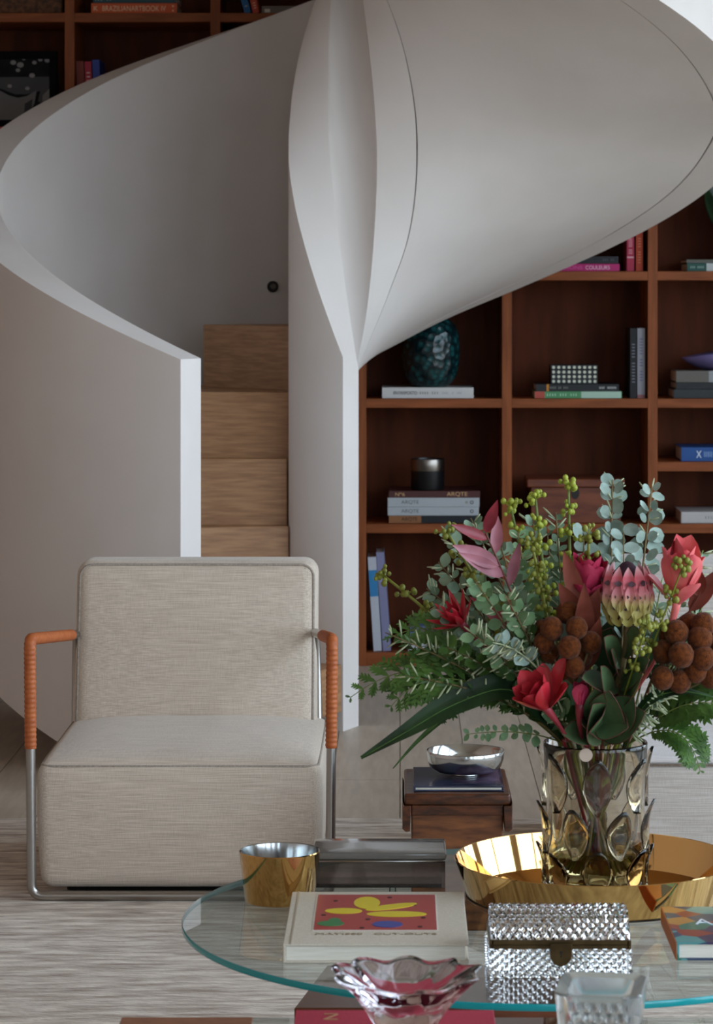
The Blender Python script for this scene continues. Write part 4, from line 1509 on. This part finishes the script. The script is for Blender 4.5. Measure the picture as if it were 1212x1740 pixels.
def berry_stem(label, tip, lift=0.5, mat=m_berry, clusters=6, start=0.5, r=0.0036):
    path = stem_path(tip, lift)
    t_ = plant('berry_branch', label, 'branch', 'berry branches in the vase')
    MB().tube(path, [r * (1 - 0.4 * i / (len(path) - 1)) for i in range(len(path))], 7).build('stem', m_stem if mat is m_berry else m_berry2, t_, smooth=True)
    for c_ in range(clusters):
        f = start + (1 - start) * c_ / (clusters - 1)
        p, tg = along(path, min(f, 0.999))
        u = tg.orthogonal().normalized()
        v = tg.cross(u)
        mb = MB()
        for j in range(9 if c_ < clusters - 1 else 12):
            a = j * 2.4 + c_
            out = u * math.cos(a) + v * math.sin(a)
            q = p + out * rnd(0.005, 0.018) + tg * rnd(-0.009, 0.014)
            mb.tube([p, q], 0.0010, 4)
            mb.sphere(q, rnd(0.0032, 0.0050), 8, 6, 1.15)
        o = mb.build('berry_cluster', mat, t_, smooth=True)
        o['kind'] = 'stuff'


def fern(label, tip, ctrl, mat, L, W, n=13, r=0.0016):
    """arching frond: ctrl is the bend point"""
    tip, ctrl = Vector(tip), Vector(ctrl)
    h = Vector((tip.x - MOUTH.x, tip.y - MOUTH.y, 0)).normalized()
    m_ = MOUTH + h * 0.06
    path = [Vector((VX, VD, VZ0 + 0.05)) - h * 0.03, m_ - Vector((0, 0, 0.05)) - h * 0.012] + bez(m_, ctrl, tip, 18)
    t_ = plant('fern_frond', label, 'fern', 'fern fronds in the vase')
    MB().tube(path, [r * (1 - 0.6 * i / (len(path) - 1)) for i in range(len(path))], 6).build('stem', m_stem, t_, smooth=True)
    mb = MB()
    for k_ in range(n):
        f = 0.22 + 0.78 * k_ / (n - 1)
        p, tg = along(path, min(f, 0.999))
        side = tg.cross(Vector((0, -0.75, 0.66))).normalized()
        up_ = side.cross(tg).normalized()
        env = math.sin(math.pi * (0.16 + 0.80 * (k_ / (n - 1)))) ** 0.8
        for sg in (-1, 1):
            d = (tg * 0.62 + side * sg * 0.78 + up_ * rnd(-0.15, 0.15)).normalized()
            l_ = L * env * rnd(0.85, 1.1)
            mb.grid(leaf_rows(p, d, up_, l_, W * env, 'lance', rnd(-0.2, 0.1), 0.2, n=5))
            for q in (0.3, 0.5, 0.7):
                for s2 in (-1, 1):
                    lat = d.cross(up_).normalized() * s2
                    mb.grid(leaf_rows(p + d * (l_ * q), (d * 0.7 + lat * 0.7), up_, l_ * 0.42 * (1.1 - q * 0.6), W * env * 0.55, 'lance', 0.0, 0.1, n=3))
    o = mb.build('foliage', mat, t_, smooth=True)
    o['kind'] = 'stuff'


# --- tall silver eucalyptus at the back
leafy('eucalyptus_branch', 'tall silver eucalyptus branch rising beside the wooden chest', P(1041, 815, 4.62), m_euc, 0.030, 0.027, nodes=18, start=0.42, shape='round', stem=m_stem_b, r=0.003, ang=62, split=True, buds=2, group=None, taper=0.2)
leafy('eucalyptus_branch', 'second silver eucalyptus branch with drooping leaves above the protea', P(1108, 825, 4.64), m_euc, 0.031, 0.027, nodes=19, start=0.40, shape='round', stem=m_stem_b, r=0.003, ang=72, split=True, buds=1, taper=0.25)
leafy('eucalyptus_branch', 'short silver eucalyptus branch between the protea and the berry stems', P(992, 905, 4.60), m_euc, 0.029, 0.026, nodes=11, start=0.45, shape='round', stem=m_stem_b, ang=62, split=True, taper=0.2)
leafy('eucalyptus_branch', 'silver eucalyptus branch hanging behind the pale pink protea', P(1060, 905, 4.55), m_euc, 0.030, 0.026, nodes=11, start=0.5, shape='round', stem=m_stem_b, ang=68, split=True, taper=0.2)
# --- lime berry branches
berry_stem('tallest lime berry branch in front of the wooden chest', P(966, 822, 4.60))
berry_stem('lime berry branch standing second from the tallest one', P(910, 848, 4.58))
berry_stem('lime berry branch beside the stacked white books', P(868, 862, 4.60))
berry_stem('slim berry branch between the two brown seed clusters', P(1000, 908, 4.46), mat=m_berry2, clusters=5)
berry_stem('berry branch crossing in front of the grey-green foliage', P(904, 925, 4.46), mat=m_berry2, clusters=7, start=0.35)
berry_stem('berry branch leaning far out towards the bookcase corner', P(652, 978, 4.60), lift=0.30, mat=m_berry2, clusters=5, start=0.6)
berry_stem('drooping berry branch below the dusty pink leaves', P(760, 905, 4.50), lift=0.40, mat=m_berry2, clusters=6, start=0.55)
berry_stem('small berry sprig in front of the coral flower', P(1160, 965, 4.36), lift=0.35, mat=m_berry2, clusters=4, start=0.6, r=0.0022)
berry_stem('small berry sprig under the pale pink protea', P(1100, 1062, 4.34), lift=0.3, mat=m_berry2, clusters=3, start=0.7, r=0.002)
# --- grey-green bushy branches at the left
spec = [
    ('grey-green leafy branch reaching up to the stacked books', (760, 905, 4.60), m_sil, 0.026, 15),
    ('grey-green leafy branch ending beside the drooping berries', (745, 955, 4.55), m_sil, 0.026, 14),
    ('soft green leafy branch in front of the small red flower', (805, 985, 4.42), m_sil2, 0.028, 13),
    ('grey-green leafy branch in the middle of the bouquet', (850, 925, 4.50), m_sil, 0.026, 15),
    ('soft green leafy branch left of the brown seed cluster', (858, 1010, 4.40), m_sil2, 0.027, 12),
    ('pale leafy branch with cream buds behind the lime berries', (905, 880, 4.62), m_sil, 0.024, 15),
    ('pale leafy branch with cream buds in front of the chest', (945, 870, 4.64), m_sil, 0.024, 15),
    ('grey leafy branch spreading low at the side of the bouquet', (752, 1040, 4.50), m_sil, 0.026, 14),
    ('leafy branch hidden behind the crimson flower', (1000, 960, 4.58), m_sil, 0.026, 12),
    ('leafy branch filling the gap above the brown seeds', (880, 965, 4.52), m_sil2, 0.026, 13),
    ('dusky leafy branch low in front of the fern fronds', (800, 1075, 4.40), m_sil2, 0.026, 12),
    ('dusky leafy branch in the shade of the brown seeds', (890, 1060, 4.44), m_fern2, 0.028, 12),
    ('dusky leafy branch above the red flower', (850, 1120, 4.44), m_fern2, 0.028, 12),
    ('olive leafy branch crossing under the grey-green leaves', (760, 1100, 4.46), m_fern, 0.028, 13),
    ('pale grey leafy branch behind the tallest lime berries', (930, 905, 4.66), m_sil, 0.024, 15),
    ('grey-green leafy branch behind the dusty pink leaves', (800, 880, 4.66), m_sil, 0.025, 15),
    ('soft green leafy branch rising between the berry stems', (880, 905, 4.54), m_sil2, 0.024, 14),
    ('grey-green leafy branch leaning behind the small red flower', (725, 1000, 4.62), m_sil, 0.026, 14),
    ('soft green leafy branch beneath the brown seeds', (900, 1130, 4.46), m_sil2, 0.026, 11),
    ('grey-green branch under the leaning berry stem', (700, 1060, 4.58), m_sil, 0.025, 13),
]
for lb_, (a, b, c), mt_, l_, nn_ in spec:
    leafy('leafy_branch', lb_, P(a, b, c), mt_, l_ * 1.22, l_ * 0.92, nodes=nn_ + 4, start=0.22, stem=m_stem_b, buds=2, group='leafy branches in the vase', lift=0.42)
# front sprig with cream tips
leafy('silver_sprig', 'silvery sprig with curly cream buds hanging over the red flower', P(838, 1092, 4.34), m_euc, 0.030, 0.019, nodes=9, start=0.35, stem=m_cream_b, buds=5, lift=0.55, split=True, ang=65)
leafy('cream_sprig', 'cream flowering sprig beside the vase rim under the brown seeds', P(1128, 1175, 4.42), m_sil, 0.014, 0.008, nodes=12, start=0.2, buds=7, lift=0.3)
leafy('cream_sprig', 'cream flowering sprig at the right edge behind the coral flower', P(1195, 935, 4.62), m_sil, 0.016, 0.010, nodes=12, start=0.4, buds=5, lift=0.4)
leafy('grey_sprig', 'grey-green sprig below the coral flower at the right edge', P(1195, 1030, 4.56), m_sil, 0.026, 0.018, nodes=11, start=0.35, buds=3, lift=0.4)
leafy('grey_sprig', 'grey-green sprig between the protea and the coral flower', P(1125, 985, 4.60), m_sil, 0.024, 0.016, nodes=10, start=0.4, buds=3, lift=0.4)
leafy('trailing_sprig', 'small-leaved trailing sprig hanging above the silver bowl', P(792, 1248, 4.48), m_sil2, 0.020, 0.013, nodes=12, start=0.30, lift=0.18, r=0.0014, ang=75)
# feathery sprigs and ferns low at the left
fern('fern frond reaching farthest out over the stair post', P(596, 1185, 4.50), P(760, 1060, 4.52), m_fern, 0.055, 0.014)
fern('olive fern frond above the long strap leaf', P(665, 1200, 4.46), P(760, 1080, 4.46), m_fern, 0.058, 0.014)
fern('dark fern frond behind the long strap leaf', P(690, 1110, 4.60), P(790, 1050, 4.60), m_fern2, 0.055, 0.014)
fern('fern frond curling down close to the silver bowl', P(742, 1225, 4.50), P(800, 1095, 4.50), m_fern2, 0.050, 0.013)
fern('upper fern frond mixed with the grey-green branches', P(660, 1085, 4.54), P(800, 1010, 4.55), m_fern, 0.048, 0.012)
fern('fern frond drooping in front of the sofa seat', P(1190, 1310, 4.46), P(1165, 1200, 4.46), m_fern, 0.042, 0.013, n=14)
fern('fern frond running out of the picture below the brown seeds', P(1240, 1205, 4.44), P(1160, 1165, 4.44), m_fern, 0.050, 0.015)
fern('pale fern frond behind the right-hand brown seeds', P(1250, 1165, 4.60), P(1150, 1120, 4.60), m_fern2, 0.050, 0.014)
for lb_, tp_ in (('feathery cream-tipped sprig over the ferns', (655, 1075, 4.44)), ('second feathery cream-tipped sprig lower among the ferns', (690, 1150, 4.40))):
    leafy('feathery_sprig', lb_, P(*tp_), m_fern2, 0.024, 0.005, nodes=16, start=0.3, stem=m_stem_b, buds=2, lift=0.30, pairs=3, ang=45)


# --- strap leaves
def strap(label, pts, W, mat, name='strap_leaf'):
    """long folded blade along given points"""
    t_ = plant(name, label, 'leaf')
    pts = [Vector(p) for p in pts]
    q = []
    for i in range(len(pts) - 1):
        for k_ in range(6):
            t = k_ / 6
            a = pts[max(0, i - 1)]
            d = pts[min(len(pts) - 1, i + 2)]
            b, c = pts[i], pts[i + 1]
            q.append(0.5 * ((2 * b) + (c - a) * t + (2 * a - 5 * b + 4 * c - d) * t * t + (3 * b - a - 3 * c + d) * t ** 3))
    q.append(pts[-1])
    rows = []
    n = len(q) - 1
    for i, p in enumerate(q):
        t = i / n
        tg = (q[min(n, i + 1)] - q[max(0, i - 1)]).normalized()
        face = Vector((0.1, -0.75, 0.65))
        s_ = tg.cross(face).normalized()
        nr = s_.cross(tg)
        w_ = W / 2 * (0.10 + 0.90 * math.sin(math.pi * min(1, 0.12 + 0.86 * t)) ** 1.5)
        rows.append([p + s_ * (u * w_) + nr * (0.35 * abs(u) * w_) for u in (-1, -0.5, 0, 0.5, 1)])
    MB().grid(rows).build('blade', mat, t_, smooth=True)
    MB().tube(q, [0.0016 * (1 - 0.7 * i / n) for i in range(n + 1)], 6).build('midrib', m_fern, t_, smooth=True)
    return t_


strap('broad dark green strap leaf arching down past the stair post', [MOUTH + Vector((-0.02, -0.02, -0.03)), P(935, 1225, 4.50), P(865, 1172, 4.46), P(775, 1196, 4.44), P(690, 1244, 4.43), P(614, 1288, 4.43)], 0.050, m_dark)
strap('narrow dark strap leaf hanging below the broad one', [MOUTH + Vector((-0.03, 0.01, -0.03)), P(930, 1235, 4.54), P(860, 1185, 4.52), P(780, 1205, 4.50), P(715, 1255, 4.50), P(668, 1306, 4.50)], 0.015, m_fern2)
strap('dark narrow leaf pointing right below the brown seeds', [MOUTH + Vector((0.04, -0.02, -0.02)), P(1095, 1200, 4.44), P(1150, 1175, 4.42), P(1215, 1185, 4.42)], 0.020, m_dark)


# --- red and pink leaf sprays
def spray(label, name, tip, leaves, stem=m_stem_r, lift=0.45):
    path = stem_path(tip, lift)
    t_ = plant(name, label, 'branch')
    MB().tube(path, [0.0028 * (1 - 0.5 * i / (len(path) - 1)) for i in range(len(path))], 7).build('stem', stem, t_, smooth=True)
    for (f, end, W, mat, bend) in leaves:
        p, tg = along(path, f)
        e = Vector(end)
        MB().grid(leaf_rows(p, e - p, Vector((rnd(-0.3, 0.3), -1, 0.4)), (e - p).length, W, 'lance', bend, 0.3, n=9, cols=5)).build('leaf', mat, t_, smooth=True)


spray('wine-red leafy stem with one upright red leaf near the stacked books', 'red_leaf_branch', P(825, 905, 4.46),
      [(0.999, P(846, 846, 4.44), 0.020, m_redleaf, 0.08), (0.97, P(762, 892, 4.44), 0.018, m_redleaf, 0.1), (0.85, P(758, 928, 4.42), 0.030, m_pinkleaf, 0.12), (0.8, P(770, 940, 4.42), 0.026, m_pinkleaf, 0.1),
       (0.9, P(848, 872, 4.50), 0.020, m_pinkleaf, -0.1), (0.75, P(885, 915, 4.48), 0.018, m_pinkleaf, 0.1), (0.6, P(862, 1000, 4.46), 0.02, m_rust, 0.1), (0.5, P(790, 1010, 4.46), 0.022, m_redleaf, 0.1)])
spray('rust-coloured leaf spray around the crimson flower', 'red_leaf_branch', P(985, 1000, 4.44),
      [(0.9, P(955, 930, 4.42), 0.028, m_rust, 0.1), (0.8, P(945, 985, 4.42), 0.030, m_rust, 0.1), (0.7, P(1018, 1000, 4.42), 0.034, m_rust, -0.05), (0.6, P(990, 985, 4.40), 0.036, m_rust, 0.05), (0.5, P(1020, 1045, 4.42), 0.032, m_rust, 0.05)])
spray('rust-coloured leaf pair at the right edge beside the coral flower', 'red_leaf_branch', P(1195, 1000, 4.44),
      [(0.95, P(1180, 950, 4.42), 0.030, m_rust, 0.1), (0.85, P(1228, 960, 4.44), 0.030, m_rust, 0.1)])


# --- big flowers
def petal_flower(label, name, base, axis, petals, mat, tube_to=None, cat='flower', core=None):
    """base: bottom of the flower head; petals: (azimuth, length, width, spread, bend)"""
    t_ = plant(name, label, cat)
    axis = Vector(axis).normalized()
    u = axis.cross(Vector((0, 1, 0.01))).normalized()
    v = axis.cross(u)
    base = Vector(base)
    for (az, L, W, spread, bend) in petals:
        out = u * math.cos(az) + v * math.sin(az)
        d = axis * math.cos(spread) + out * math.sin(spread)
        nr = axis * math.sin(spread) - out * math.cos(spread)
        MB().grid(leaf_rows(base + out * 0.004, d, -nr, L, W, 'obov' if W > 0.02 else 'lance', -bend, -0.35, n=10, cols=7)).build('petal', mat, t_, smooth=True)
    end = Vector(tube_to) if tube_to is not None else MOUTH
    b2 = Vector((VX, VD, VZ0 + 0.05))
    pts_ = bez(base + axis * 0.01, base - axis * 0.09, end, 12) + [b2]
    MB().tube(pts_, [0.0075 - 0.0045 * min(1, i / 4) for i in range(len(pts_))], 10).build('stem', m_redleaf if mat is not m_coral else m_coral, t_, smooth=True)
    if core:
        MB().sphere(base + axis * 0.022, 0.010, 12, 8, 1.6).build('heart', core, t_, smooth=True)
    return t_


def ring(n, L, W, spread, bend, ph_=0.0, jit=0.12):
    return [(ph_ + 2 * math.pi * i / n + rnd(-jit, jit), L * rnd(0.9, 1.1), W * rnd(0.9, 1.1), spread * rnd(0.85, 1.15), bend) for i in range(n)]


petal_flower('large coral-pink waxy flower at the right side of the bouquet', 'coral_flower', P(1150, 1028, 4.42), (0.12, -0.25, 1.0),
             ring(5, 0.105, 0.052, 0.20, 0.06, 0.4) + ring(6, 0.095, 0.050, 0.42, 0.10, 0.9) + ring(3, 0.07, 0.04, 0.85, 0.15, 0.0), m_coral)
petal_flower('crimson flower between the brown seeds and the pale pink protea', 'crimson_flower', P(998, 1020, 4.47), (0.05, -0.3, 1.0),
             ring(5, 0.075, 0.040, 0.25, 0.08, 0.2) + ring(7, 0.075, 0.036, 0.55, 0.2, 0.6) + ring(6, 0.06, 0.03, 0.9, 0.25, 0.1), m_crimson, core=m_redleaf)
petal_flower('bright red waxy flower low at the front above the vase rim', 'red_flower', P(930, 1205, 4.40), (-0.55, -0.45, 0.75),
             ring(4, 0.060, 0.036, 0.25, 0.05, 0.5) + ring(7, 0.070, 0.036, 0.62, 0.18, 0.2) + [(3.3, 0.085, 0.040, 1.05, 0.1), (2.5, 0.07, 0.036, 1.1, 0.1), (4.0, 0.07, 0.034, 0.95, 0.1)], m_redpet, tube_to=P(958, 1256, 4.50))
petal_flower('small red spiky flower among the leaves at the left', 'red_flower', P(785, 1060, 4.50), (-0.5, -0.4, 0.6),
             ring(8, 0.050, 0.014, 0.45, 0.15, 0.5) + ring(9, 0.055, 0.013, 0.95, 0.2, 0.2), m_redpet)
petal_flower('small dark red bud low between the brown seeds and broad leaves', 'red_bud', P(985, 1205, 4.43), (0.0, -0.3, 1.0),
             ring(5, 0.045, 0.026, 0.18, 0.03, 0.5), m_crimson)

# --- protea
pro = plant('protea_flower', 'pale pink protea with dark tipped bracts in the middle of the bouquet', 'flower')
pc = P(1066, 1062, 4.44)
ph_h = (1062 - 958) * 4.44 / F
m_bract = ramp_z('protea_bract', [(0.0, '#a59a4a'), (0.35, '#c0b070'), (0.55, '#d98a92'), (0.8, '#d9626f'), (1.0, '#eec4c8')], pc.z, pc.z + ph_h * 1.0, 0.6)
m_brtip = M('protea_dark_tip', '#4a2f3c', '#6a5058', scale=80, rough=0.8)
MB().lathe([(0, pc.z), (0.022, pc.z + 0.002), (0.031, pc.z + 0.02), (0.031, pc.z + 0.06), (0.022, pc.z + 0.082), (0.008, pc.z + 0.097), (0, pc.z + 0.1)], pc.x, pc.y, 20).build('cone', M('protea_heart', '#2c1424', '#43202f', scale=80, rough=0.9), pro, smooth=True)
for row, (zr_, n_, L_, W_, rad_, lean_) in enumerate(((0.000, 11, 0.030, 0.022, 0.028, 0.22), (0.011, 12, 0.038, 0.024, 0.034, 0.13), (0.023, 12, 0.048, 0.024, 0.038, 0.05), (0.034, 13, 0.062, 0.022, 0.0375, 0.02))):
    for i in range(n_):
        a = 2 * math.pi * (i + 0.5 * (row % 2)) / n_ + 0.1
        out = Vector((math.cos(a), math.sin(a), 0))
        b0 = pc + out * (rad_ - 0.004) + Vector((0, 0, zr_))
        d = (Vector((0, 0, 1)) + out * lean_).normalized()
        L2 = L_ * rnd(0.95, 1.05)
        MB().grid(leaf_rows(b0, d, -out, L2, W_, 'oval', 0.10, -0.6, n=8, cols=5)).build('bract', m_bract, pro, smooth=True)
        if row < 3:
            tp = b0 + d * L2 * 0.86 - out * (-0.0012)
            MB().grid(leaf_rows(tp + out * 0.0008, d, -out, L2 * 0.20, W_ * 0.55, 'oval', 0.1, -0.4, n=4, cols=5)).build('bract_tip', m_brtip, pro, smooth=True)
pth = bez(pc, pc - Vector((0, 0, 0.08)), MOUTH, 8) + [Vector((VX + 0.02, VD, VZ0 + 0.04))]
MB().tube(pth, 0.005, 8).build('stem', m_stem_b, pro, smooth=True)


# --- brown seed clusters
def seeds(label, centre, balls, spread):
    t_ = plant('brunia_cluster', label, 'seed head', 'brown seed heads in the vase')
    c = Vector(centre)
    root = c + Vector((-0.3 * (c.x - MOUTH.x), 0.03, -0.07))
    ico = {}
    for (px_, py_, dd_, r_px) in balls:
        q = P(px_, py_, centre.y + dd_)
        rad_ = r_px * q.y / F
        mb = MB()
        mb.sphere(q, rad_, 18, 12, 1.04)
        mb.v = [tuple(Vector(x_) + (Vector(x_) - q).normalized() * rnd(-0.0006, 0.0006)) for x_ in mb.v]
        ball = mb.build('seed_ball', m_brown, t_, smooth=True)
        MB().tube(bez(root, root.lerp(q, 0.6) - Vector((0, 0, 0.01)), q, 5), 0.0018, 6).build('stalk', m_stem_b, t_, smooth=True)
    MB().tube(bez(root, root.lerp(MOUTH, 0.5), MOUTH, 6) + [Vector((VX, VD + 0.02, VZ0 + 0.05))], 0.004, 7).build('stem', m_stem_b, t_, smooth=True)


seeds('cluster of brown fuzzy seed balls to the left of the protea', P(960, 1090, 4.42),
      [(938, 1068, -0.01, 20), (925, 1092, 0.0, 18), (980, 1067, -0.02, 19), (965, 1040, 0.02, 20), (968, 1100, -0.03, 20), (1004, 1092, 0.0, 19), (975, 1133, -0.02, 19), (935, 1110, 0.02, 17), (955, 1140, 0.02, 16), (922, 1070, 0.03, 17), (990, 1115, 0.03, 17)], 0.05)
seeds('cluster of brown fuzzy seed balls at the right edge of the bouquet', P(1165, 1110, 4.42),
      [(1150, 1075, -0.01, 21), (1195, 1062, 0.0, 21), (1128, 1108, 0.0, 20), (1158, 1113, -0.03, 22), (1190, 1085, -0.01, 22), (1195, 1118, -0.02, 21), (1126, 1152, -0.02, 20), (1155, 1158, -0.01, 20), (1182, 1140, -0.01, 20), (1208, 1150, 0.0, 20), (1172, 1062, 0.03, 20), (1138, 1082, 0.03, 19), (1225, 1095, 0.0, 21), (1230, 1125, 0.0, 20), (1222, 1068, 0.02, 20)], 0.05)


# --- broad leaves with red rims around the vase mouth
def broad(label, tip, leaves, mat=m_broad):
    path = stem_path(tip, 0.4)
    t_ = plant('broad_leaf_branch', label, 'branch', 'broad leaves above the vase rim')
    MB().tube(path, [0.003 * (1 - 0.4 * i / (len(path) - 1)) for i in range(len(path))], 7).build('stem', m_stem_r, t_, smooth=True)
    for (f, end, W) in leaves:
        p, tg = along(path, f)
        e = Vector(end)
        d = e - p
        rows = leaf_rows(p, d, Vector((rnd(-0.25, 0.25), -1, 0.55)), d.length * 1.08, W * 1.25, 'oval', 0.08, 0.25, n=9, cols=5)
        lf = MB().grid(rows).build('leaf', mat, t_, smooth=True)
        edge = [r2[0] for r2 in rows] + [r2[-1] for r2 in rows[::-1]]
        MB().tube(edge, 0.0007, 4, closed=True).build('leaf_edge', m_edge, lf, smooth=True)


broad('broad green leaves with red rims at the front of the vase mouth', P(1035, 1190, 4.44),
      [(0.05, P(1040, 1170, 4.40), 0.052), (0.1, P(1000, 1195, 4.40), 0.050), (0.3, P(1080, 1185, 4.42), 0.048), (0.4, P(1012, 1165, 4.41), 0.044), (0.2, P(1100, 1215, 4.42), 0.044)])
broad('broad dark leaves layered under the pale pink protea', P(1062, 1090, 4.45),
      [(0.9, P(1095, 1075, 4.38), 0.036), (0.8, P(1020, 1085, 4.38), 0.034), (0.6, P(985, 1160, 4.38), 0.036), (0.6, P(1110, 1125, 4.38), 0.034), (0.45, P(1100, 1150, 4.38), 0.034), (0.4, P(1010, 1135, 4.37), 0.034), (0.7, P(1030, 1110, 4.37), 0.03)])
broad('short broad leaves leaning against the vase rim', P(1015, 1215, 4.46),
      [(0.4, P(955, 1250, 4.44), 0.034), (0.6, P(1030, 1222, 4.40), 0.048), (0.7, P(1068, 1240, 4.42), 0.044), (0.5, P(985, 1235, 4.42), 0.040)])
broad('dark filler leaves in the heart of the bouquet', P(1010, 1060, 4.58),
      [(0.3, P(930, 1150, 4.52), 0.046), (0.4, P(905, 1110, 4.54), 0.046), (0.5, P(1040, 1070, 4.56), 0.05), (0.6, P(960, 1040, 4.56), 0.05), (0.5, P(880, 1080, 4.56), 0.046), (0.4, P(1100, 1130, 4.56), 0.05), (0.3, P(880, 1170, 4.54), 0.046), (0.7, P(1090, 1050, 4.58), 0.05), (0.8, P(900, 1040, 4.58), 0.046)], m_dark)
broad('dark filler leaves behind the right-hand seed balls', P(1140, 1120, 4.60),
      [(0.4, P(1180, 1190, 4.54), 0.04), (0.6, P(1200, 1100, 4.56), 0.05), (0.7, P(1120, 1060, 4.56), 0.045), (0.8, P(1190, 1040, 4.6), 0.045)], m_dark)

# plant on the upper shelf
px0_, pz0_ = PX(1245, 10.33), pot.location.z + 0.075
for i in range(16):
    a = i * 2.4
    el = rnd(0.15, 0.85)
    d = Vector((math.cos(a) * el, math.sin(a) * 0.5 * el, 1))
    MB().grid(leaf_rows((px0_ + 0.02 * math.cos(a), 10.33 + 0.02 * math.sin(a), pz0_), d, (-d.x, -1, 0.3), rnd(0.14, 0.25), 0.06, 'oval', 0.2, 0.2)).build('leaf', m_dark, pot, smooth=True)
